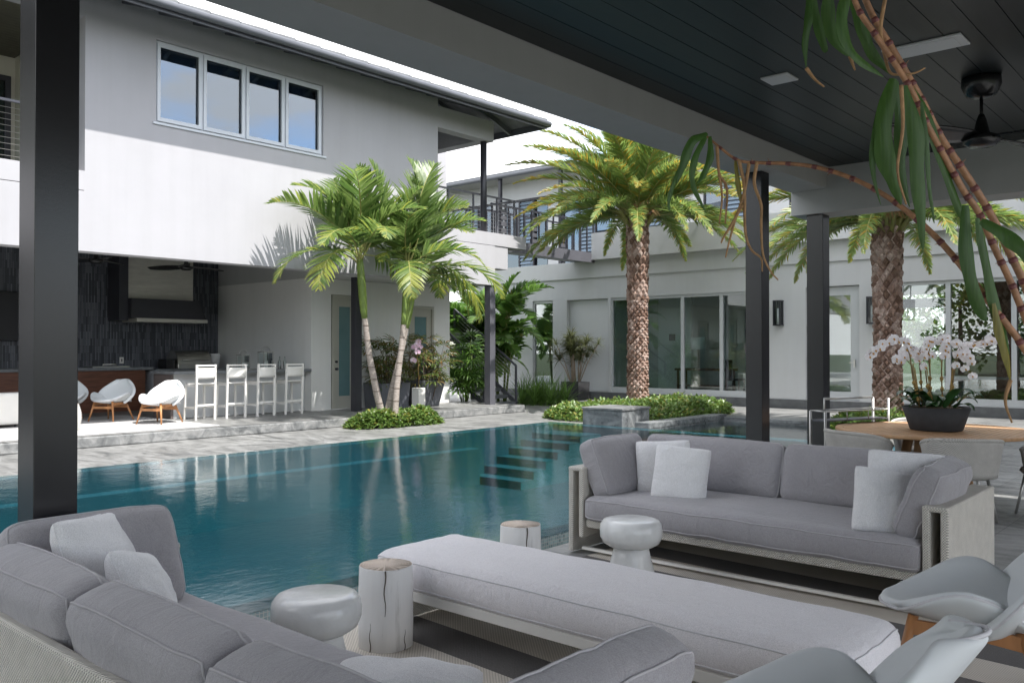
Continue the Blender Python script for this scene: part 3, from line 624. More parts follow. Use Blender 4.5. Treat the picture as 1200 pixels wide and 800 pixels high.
def lounge_chair():
    """white shell chair; the front looks along +y"""
    t = thing('lounge_chair', '', 'lounge chair')
    def seat(u, v):
        a = 2 * u - 1; b = v
        wd = .20 + .185 * math.sin(math.pi * min(1, b * 1.05)) ** .8 if b < .55 else .385 - (b - .55) * .32
        hz = .42 - .055 * math.sin(math.pi * b * .8) + .20 * (math.sin(math.pi * min(1, b * .98 + .02)) ** 1.2) * abs(a) ** 2.4
        return (a * wd, .38 - .70 * b - .05 * abs(a) ** 2 * (1 - b) * 2, hz - .01)
    s_ = MB().grid(seat, 20, 20).build('seat_shell', M['leather'], t, local=True, solid=.05, sub=1)
    def back(u, v):
        a = 2 * u - 1; wd = .40 * math.sin(math.pi * (.20 + .74 * v)) ** .75
        return (a * wd, -.19 - .31 * v + (.17 - .06 * v) * abs(a) ** 2.2, .36 + .45 * v - .02 * abs(a) ** 2)
    b_ = MB().grid(back, 20, 20).build('back_shell', M['leather'], t, local=True, solid=.055, sub=1)
    def edge(fn, off): 
        pr = [fn(i / 20, 0) for i in range(21)] + [fn(1, j / 20) for j in range(1, 21)] + [fn(1 - i / 20, 1) for i in range(1, 21)] + [fn(0, 1 - j / 20) for j in range(1, 21)]
        return [(x * off[0], y + off[1], z + off[2]) for x, y, z in pr]
    MB().tube(edge(seat, (1.0, 0, -.012)), .007, 6).build('piping', M['seam_white'], s_, local=True); MB().tube(edge(back, (1.0, -.016, 0)), .007, 6).build('piping', M['seam_white'], b_, local=True)
    for sx in (-1, 1):
        MB().tube([(sx * .19, .22, .385), (sx * .27, .31, 0)], [.024, .015], 10).build('leg', M['wood_leg'], t, local=True)
        MB().tube([(sx * .19, -.20, .37), (sx * .28, -.34, 0)], [.024, .015], 10).build('leg', M['wood_leg'], t, local=True)
        m = MB(); m.prism([(.22, .37), (-.20, .36), (-.22, .29), (-.05, .315), (.1, .315), (.235, .30)], 'x', sx * .205 - .012, sx * .205 + .012)
        m.build('side_rail', M['wood_leg'], t, local=True, bevel=.004)
    m = MB(); m.bar((-.22, .245, .27), (.22, .245, .27), .022, .05); m.bar((-.22, -.235, .27), (.22, -.235, .27), .022, .05); m.build('cross_rail', M['wood_leg'], t, local=True, bevel=.004)
    return t
lc = lounge_chair(); lc['group'] = 'white shell lounge chairs'
for i, (x, y, z, rz, l) in enumerate(((4.39, 1.05, .012, 12, 'white shell lounge chair with wooden legs beside the arm of the far sofa'), (2.60, 1.10, .012, 8, 'white shell lounge chair in the front corner, nearest the camera'),
        (7.95, 16.0, .2, 118, 'white shell chair on the white rug, nearest the bar island'), (7.62, 17.35, .2, 122, 'white shell chair between the black post and the walnut cabinet'), (7.0, 18.0, .2, 150, 'white shell chair half hidden behind the black post'))):
    s_ = lc if i == 0 else copy_tree(lc); s_.location = (x, y, z); s_.rotation_euler = (0, 0, R(rz)); s_['label'] = l
m = MB(); m.box(3.5, 8.5, 14.75, 18.6, .187, .2); setp(m.build('white_rug', M['white_rug'], bevel=.005), 'white shaggy rug under the shell chairs on the raised terrace', 'rug')
o = thing('garden_stool', 'white ribbed drum stool beside the black post on the terrace', 'stool', (6.2, 15.75, .2))
m = MB(); pf = []
for k in range(33): zz = k / 32 * .46; pf.append((.15 + .05 * math.sin(math.pi * k / 32) + .008 * math.cos(k * math.pi / 2 * 2), zz))
m.lathe([(0, 0)] + pf + [(0, .46)], (6.2, 15.75, .2), 28); m.build('drum', M['white_metal'], o)
o = thing('white_sofa', 'white low outdoor sofa seen from behind at the far left of the terrace', 'sofa', (4.6, 17.5, .2))
MB().box(2.9, 6.02, 17.1, 17.32, .25, .83).build('backrest', M['white_metal'], o, bevel=.05); MB().box(2.95, 5.98, 17.33, 18.1, .25, .5).build('seat', M['white_metal'], o, bevel=.05)
for sx in (3.05, 5.85): MB().tube([(sx, 17.25, .2), (sx, 17.25, .26)], .02, 8).build('leg', M['dark_steel'], o); MB().tube([(sx, 17.95, .2), (sx, 17.95, .26)], .02, 8).build('leg', M['dark_steel'], o)

def ceiling_fan(x, y, ztop, zh, rb, rots, lab, name='ceiling_fan'):
    t = thing(name, lab, 'ceiling fan', (x, y, zh))
    MB().lathe([(0, ztop), (.14, ztop), (.145, ztop - .06), (.11, ztop - .14), (.05, ztop - .165), (0, ztop - .165)], (x, y, 0), 28).build('canopy', M['black'], t)
    MB().tube([(x, y, ztop - .15), (x, y, zh + .1)], .013, 10).build('rod', M['black'], t)
    MB().lathe([(0, -.06), (.09, -.055), (.14, -.02), (.13, .02), (.06, .05), (.035, .16), (.02, .2), (0, .2)], (x, y, zh), 28).build('motor', M['black'], t)
    for a in rots:
        def bl(u, v):
            r = .1 + v * (rb - .1); wd = (.05 + .075 * math.sin(math.pi * min(1, v * .9 + .08)) ** .7); s = (u - .5) * 2 * wd; th = R(a) + .12 * v * v
            z = zh + .02 + s * .28 - .02 * v
            return (x + r * math.cos(th) - s * math.sin(th), y + r * math.sin(th) + s * math.cos(th), z)
        MB().grid(bl, 4, 14).build('blade', M['black'], t, solid=.012)
    return t
ceiling_fan(7.6, 18, 3.97, 3.42, .75, (20, 140, 260), 'black ceiling fan under the kitchen ceiling beside the black post'); ceiling_fan(9.55, 18, 3.97, 3.42, .9, (-5, 115, 235), 'black ceiling fan in front of the steel hood')

# ================================================================ WHITE GARDEN WING (right, behind the pool)
H2 = thing('garden_wing', 'white building behind the pool with tall sliding glass doors and a set-back upper floor', 'house', (22.8, 10, 0))
WX = 22.8; m = MB()
holes = [(18.2, 19.1, .27, 3.28), (15.95, 17.62, .27, 3.26), (10.7, 15.85, .27, 3.27), (8.02, 9.45, .27, 3.3), (-2.6, 7.32, .27, 3.31)]
wall_x(m, WX, WX + .25, -4, 22, .25, 3.95, holes)
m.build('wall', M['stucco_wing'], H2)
MB().box(WX - .06, WX + .25, -4, 22, 3.952, 4.5).build('upper_band', M['stucco_wing'], H2)
MB().box(WX - .28, WX + .25, -4, 16.4, 4.503, 5.36).build('parapet', M['stucco_wing'], H2)
m = MB(); wall_x(m, WX - .03, WX + .25, -4, 22, 0, .247, []); m.build('plinth', M['plinth'], H2)
MB().box(WX + .16, WX + .24, 15.96, 17.61, .28, 3.25).build('recess_panel', M['panel_white'], H2)
MB().box(WX + .26, 28.2, -4, 22, 4.0, 4.35).build('terrace_slab', M['stucco_in'], H2)
MB().box(WX + .26, 28, -4, 22, .12, .262).build('room_floor', pm('room_floor', (.60, .58, .54), .05, 2, .35), H2)
m = MB(); wall_x(m, 28, 28.2, -4, 22, .25, 4.0, [(7.15, 9.35, .27, 3.3)])
wx = lambda y, x0=WX + .26, x1=27.99: m.box(x0, x1, y - .08, y + .08, .263, 3.99)
wx(21.9); wx(17.9); wx(15.9); wx(10.55); wx(9.5, x1=26.5); wx(-3.9); m.box(25.6, 25.75, 14.55, 15.81, .263, 3.99)
m.build('room_wall', pm('room_wall', (.84, .86, .85), .02, 2, .8), H2)
FM = M['alu_frame']
def slider(y0, y1, z0, z1, n, bottom=.16, glass='glass', fw=.055, name='sliding_door'):
    f = MB(); wd = (y1 - y0) / n; hs = [(y0 + i * wd + fw, y0 + (i + 1) * wd - fw, z0 + bottom, z1 - .09) for i in range(n)]
    wall_x(f, WX + .05, WX + .14, y0 + .002, y1 - .002, z0 + .002, z1 - .002, hs); f = f.build(name, FM, H2)
    for h in hs: MB().box(WX + .09, WX + .10, h[0], h[1], h[2], h[3]).build('pane', M[glass], f)
    return f
slider(18.2, 19.1, .27, 3.28, 1, name='window'); slider(10.7, 15.85, .27, 3.27, 4); slider(-2.6, 7.32, .27, 3.31, 7, glass='glass')
f = MB(); wall_x(f, WX + .1, WX + .17, 8.05, 9.42, .28, 3.28, [(8.28, 9.0, .5, 3.05)]); f = f.build('door', FM, H2)
MB().box(WX + .13, WX + .14, 8.28, 9.0, .5, 3.05).build('pane', M['glass'], f)
h = MB(); h.bar((WX + .04, 8.16, 1.35), (WX + .04, 8.16, 1.15), .03, .05); h.bar((WX + .03, 8.16, 1.27), (WX + .03, 8.30, 1.27), .02, .02); h.build('handle', M['steel'], f)
for z in (.6, 1.3, 2.1, 2.9): MB().box(WX + .07, WX + .099, 9.40, 9.44, z, z + .12).build('hinge', M['steel'], f)
# upper floor, set back
UX = 26.0; m = MB(); wall_x(m, UX, UX + .2, -4, 30, 4.35, 8.3, [(y, y + 2.3, 4.6, 7.6) for y in (-3, 0, 3, 6, 9, 12, 15, 18, 21, 24, 27)]); m.box(UX + 2, UX + 2.2, -4, 30, 4.35, 8.3); m.build('upper_wall', M['stucco_wing'], H2)
M['louvre'] = pm('louvre', (.30, .38, .47), .05, 3, .2)
for y in (-3, 0, 3, 6, 9, 12, 15, 18, 21, 24, 27):
    hs = [(y + .06 + i * .75, y + .74 + i * .75, 4.7, 7.52) for i in range(3)]; f = MB(); wall_x(f, UX + .04, UX + .12, y + .002, y + 2.298, 4.602, 7.598, hs); f = f.build('upper_window', M['dark_steel'], H2)
    for i, hh in enumerate(hs):
        if i == 1:
            lv = MB()
            for k in range(20): z = 4.74 + k * .139; lv.add([(UX + .04, hh[0], z), (UX + .04, hh[1], z), (UX + .12, hh[1], z + .11), (UX + .12, hh[0], z + .11), (UX + .048, hh[0], z - .006), (UX + .048, hh[1], z - .006), (UX + .128, hh[1], z + .104), (UX + .128, hh[0], z + .104)], [(0, 1, 2, 3), (7, 6, 5, 4), (0, 4, 5, 1), (2, 6, 7, 3), (1, 5, 6, 2), (3, 7, 4, 0)])
            lv.build('louvre_panel', M['louvre'], f)
        else: MB().box(UX + .075, UX + .085, *hh).build('pane', M['glass_blue'], f)
# upper roof, eave along Y
m = MB(); n = 12
for k in range(n):
    xa = 24.9 + k * .42; xb = xa + .46; z = 8.36 + k * .42 * .30
    m.add([(xa, -5, z + .04), (xb, -5, z + .14 + .01), (xb, 31, z + .14 + .01), (xa, 31, z + .04), (xa, -5, z), (xb, -5, z + .1), (xb, 31, z + .1), (xa, 31, z)], [(0, 3, 2, 1), (4, 5, 6, 7), (0, 4, 7, 3), (1, 2, 6, 5), (0, 1, 5, 4), (3, 7, 6, 2)])
for k in range(60): m.box(24.86, 29.2, -4.9 + k * .6, -4.9 + k * .6 + .03, 8.3, 8.31) if False else None
m.build('upper_roof', M['roof_tile'], H2)
MB().tube([(24.85, -5, 8.34), (24.85, 31, 8.34)], .08, 10).build('gutter', M['gutter'], H2)
MB().box(24.9, UX + .2, -5, 31, 8.302, 8.33).build('soffit', pm('soffit_board', (.30, .30, .28), .05, 3, .7), H2)
for y in (16.6, 19.6, 22.6, 25.6, 28.6): MB().bar((25.0, y, 4.35), (25.0, y, 8.3), .12, .12).build('porch_post', M['dark_steel'], H2)
# steel footbridge joining the two houses
o = thing('footbridge', 'grey steel footbridge with railings and louvre screens joining the two houses', 'footbridge', (20, 16.4, 4.6))
MB().box(17.8, 22.7, 16.4, 16.48, 4.42, 4.74).build('edge_beam', M['rail_steel'], o); MB().box(17.8, 22.79, 16.49, 17.25, 4.5, 4.62).build('bridge_deck', M['rail_steel'], o)
MB().box(17.8, 22.7, 17.27, 17.33, 4.5, 4.74).build('edge_beam', M['rail_steel'], o)
for y in (16.44, 17.3):
    m = MB(); m.bar((17.8, y, 5.72), (22.7, y, 5.72), .05, .05)
    for k in range(15): x = 17.85 + k * .345; m.bar((x, y, 4.74), (x, y, 5.7), .04, .04)
    m.build('railing', M['dark_steel'], o)
for x0 in (18.25, 19.6, 21.0):
    m = MB()
    for k in range(5): m.box(x0, x0 + .3, 16.5, 16.53, 4.8 + k * .18, 4.91 + k * .18)
    m.build('louvre_screen', M['rail_steel'], o)

# unseen house added to shade the deck, right of and behind the camera
H3 = thing('deck_shade_house', 'unseen white house wall added to shade the deck right of the covered veranda', 'house', (16, -4, 0))
m = MB(); wall_y(m, -1.3, -1.0, 10.9, 22.4, 0, 7.5, [(12.0, 14.6, .2, 3.0), (16.0, 19.6, .2, 3.0)]); m.box(10.9, 11.2, -9, -1.301, 0, 7.5); m.box(22.1, 22.4, -9, -1.301, 0, 7.5); m.build('wall', M['stucco'], H3)
MB().box(10.6, 22.7, -9.2, -.85, 7.503, 7.7).build('roof', M['roof_tile'], H3)
for a_, b_ in ((12.0, 14.6), (16.0, 19.6)):
    f = MB(); wall_y(f, -1.15, -1.08, a_ + .002, b_ - .002, .202, 2.998, [(a_ + .08, (a_ + b_) / 2 - .04, .3, 2.9), ((a_ + b_) / 2 + .04, b_ - .08, .3, 2.9)]); f = f.build('window', M['alu_frame'], H3)
    MB().box(a_ + .08, (a_ + b_) / 2 - .04, -1.12, -1.11, .3, 2.9).build('pane', M['glass_blue'], f); MB().box((a_ + b_) / 2 + .04, b_ - .08, -1.12, -1.11, .3, 2.9).build('pane', M['glass_blue'], f)
# wall lanterns
def wall_lantern(y, lab):
    t = thing('wall_lantern', lab, 'wall lamp', (WX - .1, y, 2.3)); x0, x1 = WX - .2, WX - .035; m = MB()
    for xx in (x0, x1):
        for yy in (y - .1, y + .1): m.bar((xx, yy, 2.3), (xx, yy, 2.94), .025, .025)
    m.box(x0 - .012, x1 + .034, y - .115, y + .115, 2.27, 2.3); m.box(x0 - .012, x1 + .034, y - .115, y + .115, 2.94, 2.97); m.box(x1 + .012, x1 + .034, y - .08, y + .08, 2.301, 2.939)
    m.build('frame', M['dark_steel'], t); MB().box(x0 + .014, x1 - .014, y - .088, y + .088, 2.302, 2.938).build('pane', M['glass_clear'], t)
    MB().tube([(WX - .12, y, 2.303), (WX - .12, y, 2.75)], .03, 12).build('tube', M['ceramic'], t)
wall_lantern(10.18, 'dark box wall lantern left of the white door'); wall_lantern(7.66, 'dark box wall lantern between the white door and the palm trunk')
# things seen inside the rooms, plus one added dark wall
MB().box(26.3, 26.5, -3.8, 6.9, .263, 3.99).build('dark_room_backing', M['walnut'], H2)  # dark wall added so the room behind the right windows looks unlit
o = thing('console_table', 'dark console table behind the sliding doors', 'table', (24.6, 13.4, .262))
MB().box(24.3, 24.9, 12.5, 14.4, .95, 1.02).build('tabletop', M['walnut'], o)
for yy in (12.6, 14.3):
    for xx in (24.35, 24.85): MB().bar((xx, yy, .262), (xx, yy, .95), .06, .06).build('leg', M['walnut'], o)
MB().box(24.35, 24.85, 12.65, 14.25, .45, .49).build('shelf', M['walnut'], o)
o = thing('table_lamp', 'table lamp with a pale drum shade on the dark console', 'lamp', (24.6, 13.72, 1.02))
MB().lathe([(0, 0), (.1, 0), (.1, .02), (.03, .04), (.03, .62), (0, .62)], (24.6, 13.72, 1.02), 16).build('base', M['steel'], o); MB().lathe([(.26, .6), (.24, .98)], (24.6, 13.72, 1.02), 28).build('lamp_shade', M['shade'], o, solid=.006)
o = setp(MB().box(25.56, 25.598, 15.14, 15.36, 1.92, 2.14).build('thermostat', M['black'], bevel=.005), 'small black square control on the wall behind the sliding door', 'thermostat')
o = thing('dining_chair', 'dark chair at the console table behind the glass', 'chair', (24.0, 12.1, .262))
MB().box(23.8, 24.2, 11.9, 12.32, .68, .74).build('seat', M['black'], o); MB().box(23.8, 24.2, 12.32, 12.36, .741, 1.3).build('backrest', M['black'], o)
for xx in (23.83, 24.17):
    for yy in (11.93, 12.3): MB().bar((xx, yy, .262), (xx, yy, .68), .035, .035).build('leg', M['black'], o)
o = thing('framed_art', 'narrow amber artwork on the wall seen through the tall window', 'artwork', (24.5, 17.97, 1.2))
MB().box(24.2, 26.0, 17.985, 18.02, 1.0, 2.7).build('frame', M['black'], o); MB().box(24.3, 25.9, 18.022, 18.028, 1.1, 2.6).build('canvas', pm('amber', (.40, .20, .03), .6, 6, .6), o)
o = thing('garden_pergola', 'dark posts and beam of a pergola seen through the wing', 'pergola', (30.4, 8, 0))
for y in (6.2, 7.7, 9.4, 4.0): MB().box(30.3, 30.5, y, y + .18, 0, 3.0).build('post', M['dark_steel'], o)
MB().box(30.28, 30.52, 2, 10, 3.003, 3.3).build('beam', M['dark_steel'], o)
o = thing('room_column', 'dark square column inside the glazed room on the right', 'column', (25.2, 4.7, .262))
MB().box(25.0, 25.4, 4.45, 4.95, .264, 3.98).build('shaft', M['black'], o, bevel=.01)
o = thing('indoor_table', 'low dark table inside the glazed room on the right', 'table', (24.6, 5.3, .262))
MB().box(24.2, 24.9, 4.6, 6.4, .86, .92).build('tabletop', M['counter'], o)
for xx in (24.25, 24.85):
    for yy in (4.7, 6.3): MB().bar((xx, yy, .262), (xx, yy, .86), .05, .05).build('leg', M['black'], o)

# ================================================================ OUR VERANDA
V = thing('veranda', 'covered veranda with a dark boarded ceiling, white beams and black steel posts', 'veranda', (5, 2, 0))
m = MB()
for k in range(31): y = 3.88 - k * .202 - .196; m.box(-5.4, 10.06, y, y + .196, 3.75, 3.768)
m.build('ceiling', M['ceiling_board'], V); MB().box(-5.4, 10.04, -2.38, 3.89, 3.775, 3.82).build('ceiling_back', M['black'], V)
MB().box(-5.6, 10.04, 3.9, 4.34, 3.5, 4.15).build('beam', M['stucco_in'], V); MB().box(10.05, 10.5, -2.82, 4.34, 3.22, 4.15).build('beam', M['stucco_in'], V)
MB().box(-5.6, 10.04, -2.82, -2.39, 3.5, 4.15).build('beam', M['stucco_in'], V); MB().box(-6.05, -5.61, -2.82, 4.34, 3.22, 4.15).build('beam', M['stucco_in'], V)
MB().box(-5.6, 10.04, -2.38, 3.89, 4.0, 4.14).build('roof_slab', M['stucco_in'], V)
for x, y in ((1.44, 4.03), (8.58, 4.03), (-5.55, 4.03), (-5.55, -2.7), (3, -2.7), (9.6, -2.7)): MB().box(x, x + .185, y, y + .185, 0, 3.499).build('post', M['post_steel'], V, bevel=.004)
MB().box(10.12, 10.32, 3.98, 4.18, 0, 3.219).build('post', M['post_steel'], V, bevel=.004)
def ceil_panel(x, y, sx, sy, lab):
    t = thing('ceiling_panel', lab, 'ceiling panel', (x, y, 3.72)); MB().box(x - sx, x + sx, y - sy, y + sy, 3.735, 3.749).build('frame', M['panel_white'], t, bevel=.003)
    MB().box(x - sx * .8, x + sx * .8, y - sy * .8, y + sy * .8, 3.731, 3.734).build('grille', M['panel_white'], t)
ceil_panel(6.5, 2.9, .11, .11, 'small square white speaker panel in the dark ceiling'); ceil_panel(6.5, 1.82, .13, .26, 'larger white rectangular panel in the dark ceiling near the fan')
ceiling_fan(7.55, 1.70, 3.75, 3.26, 1.02, (145, 20 - 45, 265), 'large black ceiling fan on the dark boarded ceiling')

# ================================================================ FURNITURE
def cushion(w, d, h, r, puff, seed=0, n=22, wr=.006, seam=True, sag=0):
    """rounded stuffed cushion centred on the origin"""
    mb = MB(); hw, hd, hh = w / 2, d / 2, h / 2
    sp = [math.copysign(1 - (1 - abs(q)) ** 1.7, q) for q in [-1 + 2 * i / n for i in range(n + 1)]]
    sv = [-1, -.75, -.45, 0, .45, .75, 1]
    idx = {}; vs = []; fs = []
    def P(x, y, z):
        k = (round(x, 5), round(y, 5), round(z, 5))
        if k in idx: return idx[k]
        X, Y, Z = x * hw, y * hd, z * hh
        cx = max(-(hw - r), min(hw - r, X)); cyy = max(-(hd - r), min(hd - r, Y)); cz = max(-(hh - r), min(hh - r, Z))
        v = Vector((X - cx, Y - cyy, Z - cz)); L = v.length
        if L > 1e-6: v = v / L * r
        q = Vector((cx, cyy, cz)) + v
        a = max(0, 1 - (q.x / hw) ** 2); b = max(0, 1 - (q.y / hd) ** 2); c = max(0, 1 - (q.z / hh) ** 2)
        q.z += math.copysign(1, q.z) * puff * (a * b) ** .6 * min(1, abs(q.z) / hh * 1.5); q.y += math.copysign(1, q.y) * puff * .5 * (a * c) ** .7 * (1 if abs(y) > .9 else abs(y)); q.x += math.copysign(1, q.x) * puff * .3 * (b * c) ** .7 * (1 if abs(x) > .9 else abs(x))
        e = 1 - min(1, (a * b) ** .5 * 1.3)
        w1 = noise.noise(Vector((q.x * 5 + seed * 7.3, q.y * 5, q.z * 5))); w2 = noise.noise(Vector((q.x * 16 + seed * 3.1, q.y * 16, q.z * 9)))
        q.z += wr * (w1 * 1.6 + w2 * (.3 + e)); q.y += wr * .8 * w1; q.x += wr * .7 * w2
        if sag: q.z += sag * (q.x / hw) ** 2
        idx[k] = len(vs); vs.append(tuple(q)); return idx[k]
    for A, B, mk in ((sp, sp, lambda a, b, s: (a, b, s)), (sp, sv, lambda a, b, s: (a, s, b)), (sp, sv, lambda a, b, s: (s, a, b))):
        for s_ in (-1, 1):
            for i in range(len(A) - 1):
                for j in range(len(B) - 1): fs.append(tuple(P(*mk(a, b, s_)) for a, b in ((A[i], B[j]), (A[i + 1], B[j]), (A[i + 1], B[j + 1]), (A[i], B[j + 1]))))
    mb.add(vs, fs, 0, True)
    if seam:
        for zl in (-.75, .75):
            ring = [(x, -1, zl) for x in sp] + [(1, y, zl) for y in sp[1:]] + [(x, 1, zl) for x in reversed(sp[:-1])] + [(-1, y, zl) for y in reversed(sp[1:-1])]
            pts = []
            for q in ring:
                v = Vector(vs[P(*q)]); o_ = Vector((v.x / hw, v.y / hd, 0)); o_ = Vector((o_.x if abs(q[0]) > .97 else 0, o_.y if abs(q[1]) > .97 else 0, math.copysign(.7, zl))).normalized(); pts.append(v + o_ * .0015)
            pts.append(pts[0]); pts.append(pts[1]); mb.tube(pts, .0042, 6, 1, caps=False)
    return mb
def pillow(s, t, seed=0, n=20):
    mb = MB(); vs = []; fs = []
    for sd_ in (1, -1):
        k0 = len(vs)
        for j in range(n + 1):
            for i in range(n + 1):
                a = math.sin(math.pi / 2 * (2 * i / n - 1)); b = math.sin(math.pi / 2 * (2 * j / n - 1))
                pin = 1 - .07 * (1 - abs(a) ** 2) * abs(b) ** 6; pin2 = 1 - .07 * (1 - abs(b) ** 2) * abs(a) ** 6
                rc = 1 - .07 * (a * b) ** 4; x = a * s / 2 * pin2 * rc; y = b * s / 2 * pin * rc
                z = t / 2 * ((1 - a ** 2) * (1 - b ** 2)) ** .36
                wv = noise.noise(Vector((a * 2.5 + seed * 5, b * 2.5, sd_))) * .014 + noise.noise(Vector((a * 7 + seed, b * 7, sd_ * 3))) * .005
                z += wv * min(1, ((1 - a ** 2) * (1 - b ** 2)) * 5)
                vs.append((x, y, sd_ * max(z, .0)))
        for j in range(n):
            for i in range(n):
                q = [k0 + j * (n + 1) + i, k0 + j * (n + 1) + i + 1, k0 + (j + 1) * (n + 1) + i + 1, k0 + (j + 1) * (n + 1) + i]; fs.append(tuple(q if sd_ > 0 else reversed(q)))
    mb.add(vs, fs, 0, True)
    e = [(-1, -1), (1, -1), (1, 1), (-1, 1), (-1, -1)]; pts = []; RC = lambda a, b: 1 - .07 * (a * b) ** 4
    for (ax, ay), (bx, by) in zip(e, e[1:]):
        for k in range(12):
            f = k / 12; a, b = ax + (bx - ax) * f, ay + (by - ay) * f
            pts.append((a * s / 2 * (1 - .07 * (1 - abs(b) ** 2) * (abs(a) > .99)) * RC(a, b), b * s / 2 * (1 - .07 * (1 - abs(a) ** 2) * (abs(b) > .99)) * RC(a, b), 0))
    pts.append(pts[0]); mb.tube(pts, .004, 5, 0); return mb

def sofa(D, L, label, loc, rz, seed, nb=2):
    """local x from the wicker back (0) to the front edge (D), y along the length"""
    t = thing('sofa', label, 'sofa', loc, rz); W = M['wicker']; hy = L / 2
    m = MB(); m.box(-.02, .03, -hy + .16, hy - .16, .08, .62); m.build('back_panel', W, t, local=True, bevel=.015)
    for s_ in (-1, 1):
        y0 = s_ * hy; y1 = s_ * (hy - .045); y2 = s_ * (hy - .10); y3 = s_ * (hy - .145)
        m = MB(); m.box(0, D, min(y0, y1), max(y0, y1), 0, .66); m.box(0, D, min(y2, y3), max(y2, y3), .12, .66); m.box(-.002, D + .002, min(y0, y3) - .001, max(y0, y3) + .001, .635, .668)
        m.build('arm', W, t, local=True, bevel=.012)
    MB().box(.04, D - .03, -hy + .15, hy - .15, .20, .262).build('seat_frame', W, t, local=True, bevel=.01)
    m = MB(); m.bar((D - .06, -hy + .1, .03), (D - .06, hy - .1, .03), .03, .02); m.bar((.1, -hy + .1, .03), (.1, hy - .1, .03), .03, .02); m.build('base_rail', M['white_metal'], t, local=True)
    Fm = [M['sofa_fabric'], M['seam']]
    def put(mb, name, loc, rot): o = mb.build(name, Fm, t, local=True, fix=True); o.location = loc; o.rotation_euler = [R(a) for a in rot]; return o
    put(cushion(D - .02, L - .31, .19, .055, .022, seed, 26, .005), 'seat_cushion', (D / 2 + .03, 0, .355), (0, 0, 0))
    bl = (L - .31) / nb - .012
    for k in range(nb):
        put(cushion(.44, bl, .20, .07, .035, seed + 3 + k, 22, .007), 'back_cushion', (.19 if nb == 2 else .165, (k - (nb - 1) / 2) * (bl + .012), .645 if nb == 2 else .578), (0, -106, 0))
    for k, s_ in enumerate((-1, 1)):
        o = cushion(.72, .46, .17, .065, .03, seed + 8 + k, 22, .008, sag=0)
        put(o, 'arm_cushion', (D - .42, s_ * (hy - .19), .655 if nb == 2 else .635), (s_ * 68, 0, 0))
    return t
sofa(1.12, 2.78, 'grey cushioned sofa with woven arms standing by the pool, facing the camera side', (6.56, 2.80, .012), 180, 1)
sofa(.92, 3.0, 'grey sofa in the left foreground seen from behind over its woven back', (1.14, 2.57, .012), 0, 21, 3)
def put_pillow(loc, rot, s, t, seed, lab, grp=None):
    o = pillow(s, t, seed).build('pillow', M['pillow_fabric']); o.location = loc; o.rotation_euler = [R(a) for a in rot]
    setp(o, lab, 'pillow', grp); return o
# far sofa pillows (upright, leaning)
put_pillow((6.02, 3.67, .655), (80, -3, -62), .45, .18, 1, 'white square pillow behind another at the left end of the far sofa')
put_pillow((5.86, 3.42, .645), (77, 5, -70), .44, .19, 2, 'white square pillow in front at the left end of the far sofa')
put_pillow((5.99, 1.80, .68), (76, 4, -54), .52, .20, 3, 'white pillow leaning behind at the right end of the far sofa')
put_pillow((5.70, 1.83, .63), (68, 8, -60), .44, .19, 4, 'smaller white pillow in front at the right end of the far sofa')
# near sofa pillows
put_pillow((1.60, 3.73, .665), (70, 5, 38), .50, .19, 5, 'larger white pillow against the corner cushion of the near sofa')
put_pillow((1.64, 3.42, .61), (62, 16, 44), .39, .18, 6, 'smaller white pillow in the corner of the near sofa')
put_pillow((1.80, 2.07, .465), (12, 2, -54), .52, .18, 7, 'white pillow lying on the near sofa at the bottom of the picture')

# bench
B = thing('bench', 'long white cushioned bench on a woven base standing on the striped rug', 'bench', (3.6, 2.6, .012))
m = MB(); m.box(3.29, 3.90, 1.22, 3.93, .205, .235); m.build('seat_frame', M['wicker'], B, bevel=.01)
for y in (1.28, 3.80): MB().box(3.32, 3.88, y, y + .06, .03, .204).build('leg', M['wicker'], B, bevel=.01)
m = MB(); m.bar((3.33, 3.9, .025), (3.88, 3.9, .025), .03, .022); m.bar((3.33, 1.25, .025), (3.88, 1.25, .025), .03, .022); m.bar((3.31, 1.2, .215), (3.31, 3.94, .215), .05, .055); m.bar((3.89, 1.2, .215), (3.89, 3.94, .215), .05, .055); m.build('base_rail', M['white_metal'], B, bevel=.004)
o = cushion(.68, 2.76, .195, .075, .02, 33, 30, .004).build('seat_cushion', [M['bench_fabric'], M['seam_white']], B, local=True); o.location = (0, -.02, .325)

